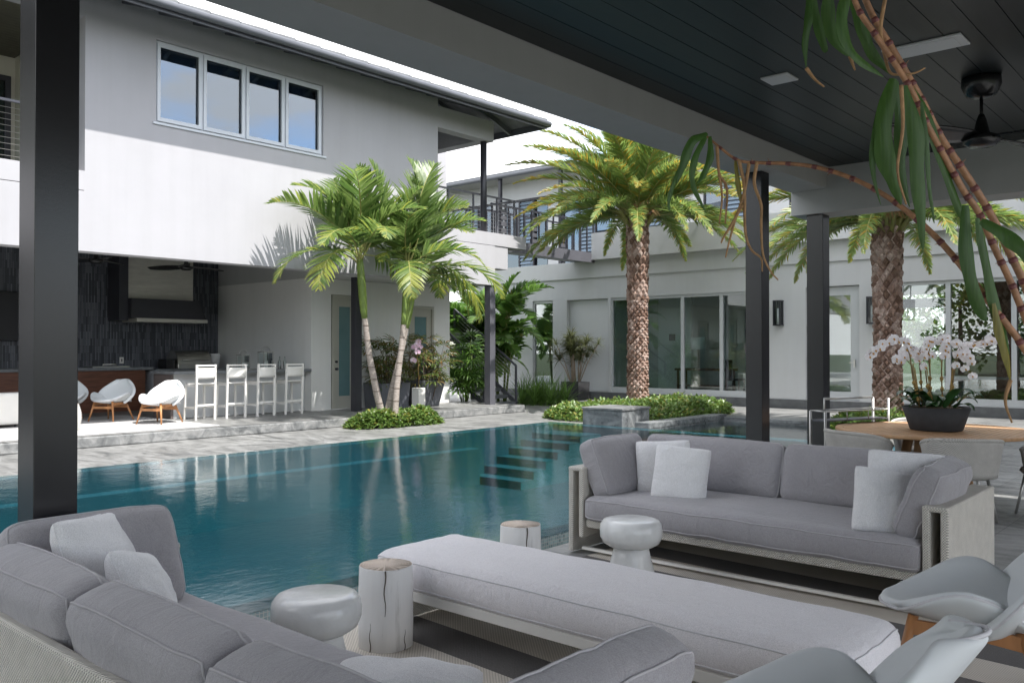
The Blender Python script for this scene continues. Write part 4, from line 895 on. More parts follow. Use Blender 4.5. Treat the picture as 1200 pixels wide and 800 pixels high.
def wobble(seed, a): return lambda t, z: 1 + a * noise.noise(Vector((math.cos(t) * 1.3 + seed, math.sin(t) * 1.3, z * 3)))
def mushroom(x, y, lab, seed):
    t = thing('side_table', lab, 'side table', (x, y, .012)); c = (x, y, .012)
    MB().lathe([(0, 0), (.165, 0), (.172, .01), (.155, .10), (.13, .20), (.115, .27)], c, 40, wob=wobble(seed, .02)).build('base', M['ceramic'], t)
    MB().lathe([(.10, .255), (.155, .268), (.19, .29), (.208, .33), (.21, .37), (.205, .41), (.185, .437), (.15, .447), (0, .449)], c, 48, wob=wobble(seed + 4, .025)).build('tabletop', M['ceramic'], t)
mushroom(2.45, 3.38, 'white glazed mushroom side table beside the near sofa', 1); mushroom(4.93, 3.26, 'white glazed mushroom side table between the bench and the far sofa', 9)
def logstool(x, y, r, h, lab, seed, rz):
    t = thing('log_stool', lab, 'stool', (x, y, .012)); wf = wobble(seed, .09); wf2 = lambda a, z: wf(a, 0) * (1 + .006 * math.sin(a * 23 + seed))
    MB().lathe([(r * .99, 0), (r * 1.01, h * .3), (r, h * .7), (r * .98, h - .006), (r * .965, h)], (0, 0, 0), 64, wob=wf2).build('trunk', M['log_side'], t, local=True)
    MB().lathe([(r * .955, h + .001), (0, h + .002)], (0, 0, 0), 64, wob=wf2).build('top', M['log_top'], t, local=True)
    m = MB(); q = MB()
    for a, l0, l1, wd in ((rz, .45, 1, .0045), (rz + 2.3, 0, .3, .004), (rz - 1.9, 0, .22, .004), (rz + .8, 0, .25, .003), (rz + 4, .6, 1, .004), (rz - .6, 0, .35, .003)):
        k = wf2(a, 0) * r * 1.012; pts = [((k) * math.cos(a + .03 * math.sin(z * 9)), k * math.sin(a + .03 * math.sin(z * 9)), h * (l0 + (l1 - l0) * z)) for z in [i / 8 for i in range(9)]]
        m.tube(pts, [wd * (.3 + .7 * (i / 8 if l1 == 1 else 1 - i / 8)) for i in range(9)], 5)
    for a, ln in ((rz, .92), (rz + 2.1, .6), (rz - 1.7, .5)): m.add([(0, 0, h + .004), (r * ln * math.cos(a - .012), r * ln * math.sin(a - .012), h + .004), (r * ln * math.cos(a + .012), r * ln * math.sin(a + .012), h + .004)], [(0, 1, 2)])
    m.build('crack', M['crack'], t, local=True)
logstool(3.06, 3.60, .145, .43, 'white log stool with a long crack standing beside the bench', 3, R(228)); logstool(4.36, 3.76, .135, .43, 'white log stool by the pool behind the bench', 8, R(240))
m = MB(); m.box(1.5, 6.4, .1, 3.98, .0045, .012); setp(m.build('striped_rug', M['rug']), 'beige and charcoal striped woven rug under the bench', 'rug')

# dining set
T = thing('dining_table', 'round slatted teak dining table under the white orchids', 'table', (9.98, 2.72, 0))
m = MB(); r = 1.0
for k in range(-15, 16):
    y = k * .062; 
    if abs(y) < .92: hw_ = math.sqrt(.93 ** 2 - y * y); m.box(9.98 - hw_, 9.98 + hw_, 2.72 + y - .027, 2.72 + y + .027, .722, .748)
m.lathe([(.925, .715), (.995, .715), (1.0, .725), (1.0, .745), (.995, .751), (.925, .751), (.925, .715)], (9.98, 2.72, 0), 72)
m.build('tabletop', M['teak'], T); m = MB(); m.lathe([(0, .70), (.8, .70), (.8, .714), (0, .714)], (9.98, 2.72, 0), 40); m.build('underframe', M['walnut'], T)
for a in (45, 135, 225, 315):
    c, s_ = math.cos(R(a)), math.sin(R(a)); MB().tube([(9.98 + .28 * c, 2.72 + .28 * s_, .70), (9.98 + .42 * c, 2.72 + .42 * s_, 0)], [.055, .035], 12).build('leg', M['teak'], T)
def tub_chair():
    t = thing('woven_chair', '', 'chair', group='woven tub chairs round the dining table')   # front looks along +y
    def sh(u, v):
        a = (u - .5) * R(250); rr = .27 + .05 * v; z = .40 + (.36 - .13 * abs(2 * u - 1) ** 3) * v
        return (rr * 1.08 * math.sin(a), -rr * math.cos(a) * .95, z)
    MB().grid(sh, 36, 8).build('backrest', M['wicker_grey'], t, local=True, solid=.03)
    MB().tube([sh(i / 36, 1.0) for i in range(37)], .021, 10).build('rim', M['wicker_grey'], t, local=True)
    MB().lathe([(0, .385), (.25, .385), (.275, .41), (.26, .44), (0, .445)], (0, 0, 0), 32).build('seat', M['wicker_grey'], t, local=True)
    for sx in (-1, 1):
        for sy in (-1, 1): MB().tube([(sx * .18, sy * .17, .40), (sx * .24, sy * .24, 0)], [.016, .012], 8).build('leg', M['cable'], t, local=True)
    return t
tchair = tub_chair()
for i, (a, rr, l) in enumerate(((150, 1.0, 'woven tub chair left of the table, beside the trolley'), (208, 1.05, 'woven tub chair on the near side of the table, just behind the far sofa'), (22, 1.0, 'woven tub chair on the far side of the table, right of the orchid bowl'), (262, 1.12, 'woven tub chair at the right edge of the picture'))):
    s_ = tchair if i == 0 else copy_tree(tchair); x, y = 9.98 + rr * math.cos(R(a)), 2.72 + rr * math.sin(R(a)); s_.location = (x, y, 0); s_.rotation_euler = (0, 0, R(a + 90)); s_['label'] = l
# serving trolley
o = thing('serving_trolley', 'grey metal serving trolley with tubular rails behind the dining table', 'trolley', (10.9, 3.75, 0))
o.location = (9.78, 4.0, 0); o.rotation_euler = (0, 0, R(-21.4))
SR = M['rail_steel']
m = MB(); m.box(0, 1.04, -.22, 0, .785, .80); m.box(0, 1.04, -.22, 0, .25, .262); m.build('tray', SR, o, local=True)
m = MB()
for z in (.90,):
    m.tube([(0, -.22, z), (1.04, -.22, z), (1.04, 0, z), (0, 0, z), (0, -.22, z)], .009, 8)
for x in (.35, .7): m.tube([(x, -.22, .80), (x, -.22, .90)], .006, 6)
m.tube([(.22, 0, .80), (.22, 0, 1.03), (1.04, 0, 1.03)], .014, 8); m.build('rail', M['cable'], o, local=True)
for x in (0, 1.04):
    for y in (-.22, 0): MB().tube([(x, y, .04), (x, y, 1.03 if (x > 1) else .9)], .016, 8).build('leg', M['cable'], o, local=True)
for x in (0, 1.04): m = MB(); m.tube([(x, -.13, .04), (x, -.09, .04)], .04, 14); m.build('wheel', M['black'], o, local=True)

# ================================================================ ORCHIDS
rnd = random.Random(5)
OC = Vector((9.9, 2.68, .752)); rv = Vector((.660, -.751, 0)); fv = Vector((.751, .660, 0))
def at(s, h, dpt=0): return tuple(OC + rv * s + fv * dpt + Vector((0, 0, h)))
O = thing('orchid_bowl', 'dark round bowl of tall white moth orchids on the teak table', 'potted plant', tuple(OC))
MB().lathe([(0, 0), (.25, 0), (.26, .01), (.335, .24), (.32, .245), (.31, .225), (0, .22)], tuple(OC), 48).build('bowl', M['pot_dark'], O)
MB().lathe([(.305, .222), (.2, .245), (0, .25)], tuple(OC), 30, wob=wobble(3, .05)).build('moss', M['soil'], O)
m = MB()
for k in range(26):
    a = rnd.random() * 6.28; r0 = .05 + .16 * rnd.random(); L = .22 + .12 * rnd.random(); up = .35 + .5 * rnd.random(); wd = .05 + .02 * rnd.random(); da = rnd.uniform(-.4, .4)
    def lf(u, v):
        s_ = (u - .5) * 2 * wd * math.sin(math.pi * min(1, v * .93 + .07)) ** .6; rr = r0 + L * v * .95; z = .24 + L * up * math.sin(v * 1.9) - .10 * v * v + abs(u - .5) * .03
        aa = a + da * v; return (OC.x + rr * math.cos(aa) - s_ * math.sin(aa), OC.y + rr * math.sin(aa) + s_ * math.cos(aa), OC.z + z)
    m.grid(lf, 4, 8)
m.build('leaf', M['orchid_leaf'], O)
def flower_mesh():
    m = MB()
    for k, (a, L, wd) in enumerate(((90, .050, .019), (210, .048, .018), (330, .048, .018), (18, .052, .033), (162, .052, .033))):
        a = R(a)
        def pt(u, v): s_ = (u - .5) * 2 * wd * math.sin(math.pi * min(1, v * .9 + .1)) ** .6; r = .004 + L * v; return (r * math.cos(a) - s_ * math.sin(a), .010 * v * v + .012 * abs(u - .5) + (.004 if k > 2 else 0), r * math.sin(a) + s_ * math.cos(a))
        m.grid(pt, 4, 4, 0)
    m.tube([(0, 0, 0), (0, -.016, -.006), (0, -.022, -.018)], [.007, .010, .003], 6, 1); return m.mesh('flower', [M['petal'], M['petal_core']])
fm = flower_mesh(); cam_dir = math.atan2(-fv.y, -fv.x)
def flower(p, jit=.5): place(fm, 'flower', O, tuple(Vector(p) - OC), (rnd.uniform(-.25, .25), rnd.uniform(-.4, .4), cam_dir + R(90) + rnd.uniform(-jit, jit)), (rnd.uniform(.9, 1.15),) * 3)
spikes = [([(-.20, .24), (-.27, .55), (-.30, .80), (-.37, .97), (-.50, .97), (-.62, .90), (-.73, .80)], 13, 2), ([(-.16, .24), (-.22, .5), (-.25, .68), (-.32, .76), (-.44, .74)], 5, 3),
          ([(-.10, .24), (-.12, .55), (-.14, .75), (-.20, .88), (-.30, .86)], 6, 2), ([(-.03, .24), (-.04, .6), (-.06, .80), (-.02, .95), (.10, .98)], 8, 2), ([(.04, .24), (.03, .6), (.04, .78), (.10, .93), (.22, .92), (.30, .80)], 10, 2),
          ([(.10, .24), (.14, .5), (.16, .72), (.22, .86), (.30, .76), (.32, .60)], 9, 2), ([(.18, .24), (.22, .5), (.26, .72), (.34, .88), (.50, .95), (.64, .97), (.76, .95)], 12, 3), ([(-.02, .24), (-.08, .5), (-.10, .7), (-.16, .84), (-.08, .93)], 6, 2)]
for pts, nf, st in spikes:
    dp = rnd.uniform(-.12, .10); P3 = [Vector(at(s, h, dp * (1 - .4 * i / len(pts)))) for i, (s, h) in enumerate(pts)]; MB().tube(P3, [.007] * 3 + [.004] * (len(P3) - 3), 6).build('spike', M['spike'], O)
    m = MB(); m.tube([P3[0], P3[0].lerp(P3[1], 1.0) + Vector((0, 0, .16))], .005, 5)
    for q in (.3, .55, .85):
        c = P3[0].lerp(P3[1], q); m.tube([c - Vector((0, 0, .03)), c + Vector((0, 0, .0)), c + Vector((0, 0, .03))], [.008, .022, .006], 7)
    m.build('stake', M['palm_dry'] if False else pm('raffia', (.34, .22, .07), .3, 30, .8) if 'raffia' not in bpy.data.materials else bpy.data.materials['raffia'], O)
    seg = P3[st:]
    for i in range(nf):
        f = i / max(1, nf - 1) * (len(seg) - 1); k = min(int(f), len(seg) - 2); c = seg[k].lerp(seg[k + 1], f - k)
        flower(c + Vector((rnd.uniform(-.035, .035), rnd.uniform(-.035, .035), rnd.uniform(-.045, .02))) - fv * .02)

# ================================================================ PLANTS
def frond(L, pairs, ll, lw, p0, p1, vee, seed, fwd=50, droop=.3, tipyellow=0, mats=None, start=.16, rr=.014, nseg=3, curl=0, jit=9):
    """pinnate frond that leaves the origin along +x; pitch falls from p0 to p1 degrees"""
    rd = random.Random(seed); m = MB(); n = 26; pts = []; x = z = y = 0; dirs = []
    for i in range(n + 1):
        t = i / n; a = R(p0 + (p1 - p0) * t ** 1.15); dirs.append((a, t)); pts.append(Vector((x, y, z))); x += L / n * math.cos(a); z += L / n * math.sin(a); y += curl * t * L / n
    m.tube(pts, [rr * (1 - .85 * i / n) for i in range(n + 1)], 5, 1)
    for k in range(pairs):
        t = start + (1 - start) * k / (pairs - 1); f = t * n; i = min(int(f), n - 1); c = pts[i].lerp(pts[i + 1], f - i); a = R(p0 + (p1 - p0) * t ** 1.15)
        T = Vector((math.cos(a), 0, math.sin(a))); U = Vector((-math.sin(a), 0, math.cos(a)))
        env = math.sin(math.pi * (.18 + .80 * t)) ** .6 * (.75 + .25 * (1 - t)); l = ll * env * rd.uniform(.88, 1.08)
        for s_ in (-1, 1):
            fa = R(fwd - 22 * t + rd.uniform(-7, 7)); va = R(vee + rd.uniform(-jit, jit)); S = Vector((0, s_, 0))
            D = (T * math.cos(fa) + (S * math.cos(va) + U * math.sin(va)) * math.sin(fa)).normalized(); Wd = D.cross(U * math.cos(va) - S * math.sin(va)).normalized() if True else T
            mi = 0
            if tipyellow and rd.random() < tipyellow * (t ** 1.5) * 1.6: mi = 2
            q = c.copy(); d = D.copy(); vs = []; w0 = lw * (.55 + .45 * env)
            for j in range(nseg + 1):
                v = j / nseg; ww = w0 * (.75, 1, .8, .04)[int(round(v * 3))] / 2 if nseg == 3 else w0 * (1 - v) / 2 + .001
                vs += [q - Wd * ww, q + Wd * ww]; q = q + d * (l / nseg); d = (d + Vector((0, 0, -droop * (v + .3)))).normalized()
            m.add(vs, [(2 * j, 2 * j + 1, 2 * j + 3, 2 * j + 2) for j in range(nseg)], mi)
    return m.mesh('frond', mats)
PM = [M['palm_green'], M['rachis'], M['palm_yellow']]
date = [frond(3.6, 130, .50, .036, 36, -24, 18, 1, tipyellow=.18, mats=PM, droop=.10, jit=34, rr=.024), frond(3.5, 130, .50, .036, 28, -34, 20, 2, tipyellow=.42, mats=PM, droop=.12, jit=34, rr=.024), frond(3.3, 125, .46, .036, 46, -5, 24, 3, tipyellow=.08, mats=PM, droop=.07, jit=34, rr=.024), frond(3.5, 130, .50, .036, 18, -48, 16, 4, tipyellow=.15, mats=PM, droop=.16, jit=34, rr=.024)]
def date_palm(x, y, ht, r, lab, seed, nf, size=1.0, lean=0):
    t = thing('date_palm', lab, 'palm tree', (x, y, 0)); rd = random.Random(seed)
    m = MB(); prof = [(r * (1.12 if z < .3 else 1) * (.86 + .14 * abs(2 * z / ht - 1)), z) for z in [ht * k / 14 for k in range(15)]]
    m.lathe(prof + [(r * 1.05, ht + .15), (0, ht + .3)], (0, 0, 0), 20)
    z = .04; k = 0
    while z < ht + .1:
        up_ = z > ht * .58; hgt = .115 if up_ else .078; cnt = 10 if up_ else 11; ro = r * (.9 + .1 * abs(2 * z / ht - 1)) * (1.03 if up_ else 1); outw = .050 if up_ else .046
        for j in range(cnt):
            a = 2 * math.pi * (j + (k % 2) * .5 + rd.uniform(-.15, .15)) / cnt; ha = math.pi / cnt * 1.04; o_ = outw * rd.uniform(.6, 1.35); zz = z + rd.uniform(-.012, .012)
            P_ = lambda aa, rr_, q: ((ro + rr_) * math.cos(aa), (ro + rr_) * math.sin(aa), q)
            m.add([P_(a - ha, -.012, zz), P_(a, -.012, zz - hgt), P_(a + ha, -.012, zz), P_(a, -.012, zz + hgt), P_(a - ha * .42, o_, zz + hgt * .22), P_(a + ha * .42, o_, zz + hgt * .22), P_(a, o_ * .9, zz - hgt * .45), P_(a, o_ * .85, zz + hgt * .5)],
                  [(0, 1, 6), (1, 2, 6), (0, 6, 4), (6, 2, 5), (4, 6, 5), (4, 5, 7), (0, 4, 7), (5, 2, 7), (0, 7, 3), (7, 2, 3)], 0)
        z += hgt * .93; k += 1
    m.build('trunk', M['palm_bark'], t, local=True)
    m = MB()
    for k in range(34):
        a = k * 2.4; e = R(20 + 60 * rd.random()); rr_ = r * .75; m.tube([(rr_ * math.cos(a), rr_ * math.sin(a), ht - .15), ((rr_ + .3 * math.cos(e)) * math.cos(a), (rr_ + .3 * math.cos(e)) * math.sin(a), ht + .1 + .3 * math.sin(e)), ((rr_ + .8 * math.cos(e)) * math.cos(a), (rr_ + .8 * math.cos(e)) * math.sin(a), ht + .1 + .8 * math.sin(e))], [.06, .035, .015], 5)
    m.build('leaf_base', M['rachis'], t, local=True)
    for k in range(nf):
        f = k / (nf - 1); a = k * 137.5 + rd.uniform(-12, 12); pit = 48 - 57 * f + rd.uniform(-6, 6)       # the top fronds stand, the lowest hang
        me = date[2] if f < .22 else date[0] if f < .5 else date[1] if f < .78 else date[3]
        if .22 < f < .78 and rd.random() < .3: me = date[rd.choice((0, 1, 3))]
        place(me, 'frond', t, (.12 * math.cos(R(a)), .12 * math.sin(R(a)), ht + .12 + .2 * (1 - f)), (rd.uniform(-.25, .25), R(-pit), R(a)), (size * rd.uniform(.88, 1.05),) * 3)
    for k in range(3):
        a = R(rd.uniform(180, 260)); q = MB(); rdd = random.Random(k + seed)
        for j in range(30): b = a + rdd.uniform(-.5, .5); l = rdd.uniform(.25, .6); q.tube([(.15 * math.cos(b), .15 * math.sin(b), ht + .25), (.5 * l * math.cos(b) + .15 * math.cos(b), .5 * l * math.sin(b) + .15 * math.sin(b), ht + .55 - .1 * l), ((l + .2) * math.cos(b), (l + .2) * math.sin(b), ht + .55 - l * .8)], .008, 4)
        q.build('flower_stalk', M['dry_root'], t, local=True)
    return t
date_palm(19.3, 12.55, 4.95, .255, 'tall date palm with a patterned trunk and yellow-tipped fronds beside the stone block', 3, 92, 1.0)
date_palm(17.7, 5.68, 4.0, .25, 'date palm with a dark trunk behind the orchids and dining table', 8, 80, .98)

AM = [M['areca_green'], M['rachis'], M['areca_yellow']]
areca = [frond(1.75, 34, .62, .046, 62, -30, 24, 11, fwd=62, droop=.30, tipyellow=.15, mats=AM, start=.2, rr=.016), frond(1.7, 32, .60, .048, 45, -60, 12, 12, fwd=60, droop=.38, tipyellow=.3, mats=AM, start=.2, rr=.016), frond(1.6, 34, .60, .045, 75, 10, 30, 13, fwd=58, droop=.16, tipyellow=0, mats=AM, start=.2, rr=.016), frond(1.7, 30, .62, .048, 30, -75, 5, 14, fwd=64, droop=.45, tipyellow=.45, mats=AM, start=.22, rr=.016)]
def areca_palm(path, r, lab, seed, fr, green_from):
    base = path[0]; t = thing('areca_palm', lab, 'palm tree', base); rd = random.Random(seed); m = MB(); b0 = Vector(base); P3 = [Vector(p) for p in path]
    tot = len(P3) - 1; fine = []
    for i in range(tot):
        for k in range(6): fine.append(P3[i].lerp(P3[i + 1], k / 6))
    fine.append(P3[-1]); L = len(fine); m.tube(fine, [r * (1.25 - .45 * i / L) for i in range(L)], 12, 0)
    gi = int(L * green_from); m2 = MB(); m2.tube([p + Vector((0, 0, .0)) for p in fine[gi:]], [r * (1.0 + .35 * math.sin(math.pi * i / max(1, L - gi - 1))) for i in range(L - gi)], 12)
    for i in range(2, gi): 
        if i % 2 == 0: m.tube([fine[i] - Vector((0, 0, .012)), fine[i] + Vector((0, 0, .012))], r * (1.3 - .45 * i / L), 12, 1)
    m.build('trunk', [M['grey_bark'], M['ring_dark']], t); m2.build('crownshaft', M['green_stem'], t)
    for a, pit, k, s_ in fr: place(areca[k], 'frond', t, tuple(P3[-1] - b0 + Vector((0, 0, rd.uniform(-.15, .1)))), (rd.uniform(-.3, .3), R(-pit), R(a)), (s_ * 1.22,) * 3)
    return t
# azimuth 0 = along the house to the right, 90 = toward the house, 270 = toward the pool
areca_palm([(11.78, 13.9, .0), (11.55, 13.9, .75), (11.36, 13.9, 1.5), (11.22, 13.9, 2.4), (11.13, 13.92, 3.45)], .062, 'slim areca palm with a curved trunk, left of the three in the planting bed', 1,
           [(175, 8, 0, 1.15), (150, 25, 0, 1.0), (205, -5, 3, 1.0), (100, 25, 0, 1), (60, 20, 2, 1.15), (20, 5, 0, .9), (250, 10, 1, .9), (300, 15, 0, .9), (280, 40, 2, .95), (345, -20, 3, .8), (190, 45, 2, 1.1), (225, 22, 0, 1.1), (165, -12, 1, 1.0), (320, 30, 0, .9), (130, 50, 2, 1.1), (210, 8, 1, 1)], .68)
areca_palm([(11.95, 13.8, .0), (12.0, 13.78, .8), (12.1, 13.76, 1.6), (12.2, 13.75, 2.4), (12.28, 13.74, 3.35)], .058, 'slim areca palm in the middle of the planting bed by the pool', 2,
           [(20, 35, 2, 1.2), (350, 10, 0, 1.1), (100, 40, 2, 1.25), (170, 25, 0, .9), (230, -10, 3, .85), (300, 0, 1, .95), (60, 10, 0, 1), (265, 45, 0, .9), (330, -20, 3, 1.1), (200, 40, 2, 1), (320, 30, 0, 1.05), (150, 5, 1, .9), (240, 15, 0, .9)], .66)
areca_palm([(11.9, 14.05, .0), (12.12, 14.05, .8), (12.35, 14.02, 1.6), (12.52, 14.0, 2.3), (12.70, 14.0, 3.15)], .058, 'areca palm leaning right, with fronds hanging toward the far door', 3,
           [(10, 15, 0, 1.2), (340, -5, 1, 1.2), (352, -18, 1, 1.0), (80, 45, 2, 1.15), (40, 30, 0, 1.1), (300, 15, 0, 1), (200, 10, 1, .8), (260, 30, 2, .9), (318, -18, 3, .8), (30, -5, 1, 1.1), (345, 30, 0, 1.15), (120, 15, 0, 1)], .66)
def leaf_mound(cx, cy, rx, ry, h, n, size, mat, name, lab, cat, seed, z0=0.0, kind=None):
    rd = random.Random(seed); m = MB()
    for k in range(n):
        a = rd.random() * 6.283; q = rd.random() ** .5; dx, dy = q * math.cos(a), q * math.sin(a)
        sx = math.copysign(abs(dx) ** .8, dx); sy = math.copysign(abs(dy) ** .8, dy)
        top = h * (1 - q ** 3.5) ** .5 * (.75 + .35 * noise.noise(Vector((cx + dx * rx * 2.2, cy + dy * ry * 2.2, seed)))); zz = z0 + max(.02, top * rd.uniform(.45, 1.08) if q < .8 else top * rd.uniform(.1, 1.1))
        c = Vector((cx + sx * rx, cy + sy * ry, zz)); az = rd.random() * 6.283; el = rd.uniform(-.3, 1.1); s_ = size * rd.uniform(.7, 1.3)
        D = Vector((math.cos(az) * math.cos(el), math.sin(az) * math.cos(el), math.sin(el))); W_ = D.cross(Vector((rd.uniform(-.4, .4), rd.uniform(-.4, .4), 1))).normalized() * s_ * .30; U = W_.cross(D).normalized() * s_ * .08
        m.add([c, c + D * s_ * .45 + W_ + U, c + D * s_ - U, c + D * s_ * .45 - W_ + U], [(0, 1, 2, 3)])
    for k in range(int(n / 60)):
        a = rd.random() * 6.283; q = rd.random() ** .5 * .8; x, y = cx + rx * q * math.cos(a), cy + ry * q * math.sin(a); m.tube([(x, y, z0), (x + rd.uniform(-.05, .05), y + rd.uniform(-.05, .05), z0 + h * .7)], .006, 4, 1)
    o = m.build(name, [mat, M['brown_bark']], fix=False); return setp(o, lab, cat, kind=kind)
leaf_mound(12.15, 14.0, 1.2, .52, .40, 5200, .10, M['shrub'], 'shrub_bed', 'glossy low shrubs round the feet of the three slim palms', 'shrub', 1)
leaf_mound(17.3, 11.75, 1.9, 1.55, .42, 8500, .11, M['shrub'], 'shrub_bed', 'bright green low hedge behind the stone block at the tall date palm', 'shrub', 2)
leaf_mound(19.4, 11.4, 1.3, 1.3, .45, 4500, .11, M['shrub'], 'shrub_bed', 'low green shrubs right of the tall date palm trunk', 'shrub', 3)
leaf_mound(17.4, 5.5, 1.3, 1.1, .50, 4500, .11, M['shrub'], 'shrub_bed', 'low green shrubs round the trunk of the palm behind the table', 'shrub', 4)
def box_thing(name, lab, cat, x0, x1, y0, y1, z0, z1, mt, part, bv=.01):
    t = thing(name, lab, cat, ((x0 + x1) / 2, (y0 + y1) / 2, z0)); MB().box(x0, x1, y0, y1, z0, z1).build(part, mt, t, bevel=bv); return t
t = box_thing('stone_block', 'grey stone block with a flat cap at the corner of the pool', 'stone block', 14.72, 15.75, 9.95, 10.95, 0, .35, M['dark_stone'], 'block')
MB().box(14.70, 15.77, 9.93, 10.97, .352, .40).build('cap', M['step_stone'], t, bevel=.008)

def fan_leaf(r, nseg, spread, seed, mat):
    rd = random.Random(seed); m = MB()
    for k in range(nseg):
        a = R(-spread / 2 + spread * k / (nseg - 1)); l = r * rd.uniform(.85, 1.1) * (1 - .25 * abs(2 * k / (nseg - 1) - 1)); c, s_ = math.cos(a), math.sin(a); w_ = r * .055
        P_ = lambda q, o_, z: (q * c - o_ * s_, q * s_ + o_ * c, z)
        m.add([P_(.02, 0, 0), P_(l * .45, w_, .03), P_(l * .45, -w_, .03), P_(l * .8, w_ * .8, -.02 * l), P_(l * .8, -w_ * .8, -.02 * l), P_(l, 0, -.22 * l)], [(0, 2, 4, 3, 1), (3, 4, 5)])
    return m.mesh('leaf', [mat])
def stem_plant(loc, n, h0, h1, spread, leafm, lab, cat, seed, name='potted_palm', per=5, stemm='brown_bark', r=.012, pl=.28, sc_=1.0):
    t = thing(name, lab, cat, loc); rd = random.Random(seed); m = MB(); spots = []
    for k in range(n):
        a = rd.random() * 6.28; q = spread * rd.random() ** .7; h = rd.uniform(h0, h1); b = Vector((q * .35 * math.cos(a), q * .35 * math.sin(a), 0)); e = Vector((q * math.cos(a), q * math.sin(a), h)); m.tube([b, b.lerp(e, .5) + Vector((0, 0, .05)), e], r, 5)
        for j in range(per):
            f = .45 + .55 * j / max(1, per - 1); c = b.lerp(e, f); az = rd.random() * 6.28; el = rd.uniform(.1, .9) if j < per - 1 else 1.1; tip = c + Vector((math.cos(az) * math.cos(el), math.sin(az) * math.cos(el), math.sin(el))) * pl; m.tube([c, tip], r * .4, 4); spots.append((tip, az, el))
    m.build('stem', M[stemm], t, local=True)
    for p, az, el in spots[:100]: place(rd.choice(leafm), 'leaf', t, tuple(p), (rd.uniform(-.3, .3), -el + rd.uniform(.2, .7), az), (sc_ * rd.uniform(.8, 1.15),) * 3)
    return t
LP = [fan_leaf(.38, 9, 200, 1, M['ladypalm']), fan_leaf(.34, 7, 170, 2, M['ladypalm']), fan_leaf(.36, 8, 220, 3, M['ladypalm'])]
TH = [fan_leaf(.5, 10, 210, 4, M['thicket']), fan_leaf(.45, 9, 230, 5, M['thicket'])]
def planter(x0, x1, y0, y1, z0, h, taper, mt, t):
    m = MB(); k = taper; m.add([(x0 + k, y0 + k, z0), (x1 - k, y0 + k, z0), (x1 - k, y1 - k, z0), (x0 + k, y1 - k, z0), (x0, y0, z0 + h), (x1, y0, z0 + h), (x1, y1, z0 + h), (x0, y1, z0 + h)], [(0, 3, 2, 1), (0, 1, 5, 4), (1, 2, 6, 5), (2, 3, 7, 6), (3, 0, 4, 7)])
    q = .035; zz = z0 + h; m.add([(x0, y0, zz), (x1, y0, zz), (x1, y1, zz), (x0, y1, zz), (x0 + q, y0 + q, zz), (x1 - q, y0 + q, zz), (x1 - q, y1 - q, zz), (x0 + q, y1 - q, zz), (x0 + q, y0 + q, zz - .06), (x1 - q, y0 + q, zz - .06), (x1 - q, y1 - q, zz - .06), (x0 + q, y1 - q, zz - .06)],
          [(0, 1, 5, 4), (1, 2, 6, 5), (2, 3, 7, 6), (3, 0, 4, 7), (4, 5, 9, 8), (5, 6, 10, 9), (6, 7, 11, 10), (7, 4, 8, 11), (8, 9, 10, 11)]); m.build('planter', mt, t)
a = stem_plant((13.75, 16.15, .186), 12, 1.0, 1.45, .62, LP, 'bushy lady palm in a dark planter left of the middle palm trunks', 'potted plant', 3, name='potted_lady_palm', per=6)
planter(13.3, 14.2, 15.8, 16.5, .187, .62, .04, M['pot_grey'], a)
a = stem_plant((14.95, 16.1, .186), 15, .9, 1.45, .75, LP, 'sunlit browning lady palm in a tapered planter by the far frosted door', 'potted plant', 5, name='potted_lady_palm', per=6)
planter(14.55, 15.35, 15.75, 16.45, .187, .66, .12, M['pot_grey'], a)
t = box_thing('white_pedestal', 'small white pedestal standing between the two dark planters', 'pedestal', 14.2, 14.42, 15.5, 15.75, .187, .68, M['white_metal'], 'pedestal')
t = thing('pink_orchid', 'single pink and white orchid rising above the planters', 'flower', (14.3, 15.6, .69)); MB().tube([(14.3, 15.6, .682), (14.28, 15.6, 1.2), (14.18, 15.58, 1.72)], .008, 5).build('stem', M['spike'], t)
PKM = leafmat('pink_petal', [(.62, .42, .55), (.80, .70, .78)], .5, .3)
fm2 = fm.copy(); fm2.materials[0] = PKM
for p in ((14.18, 15.56, 1.72), (14.24, 15.55, 1.80), (14.12, 15.56, 1.66), (14.2, 15.55, 1.55), (14.27, 15.55, 1.68), (14.02, 15.5, 1.35)): place(fm2, 'flower', t, (p[0] - 14.3, p[1] - 15.6, p[2] - .69), (0, rnd.uniform(-.4, .4), R(140) + rnd.uniform(-.4, .4)), (1.6,) * 3)
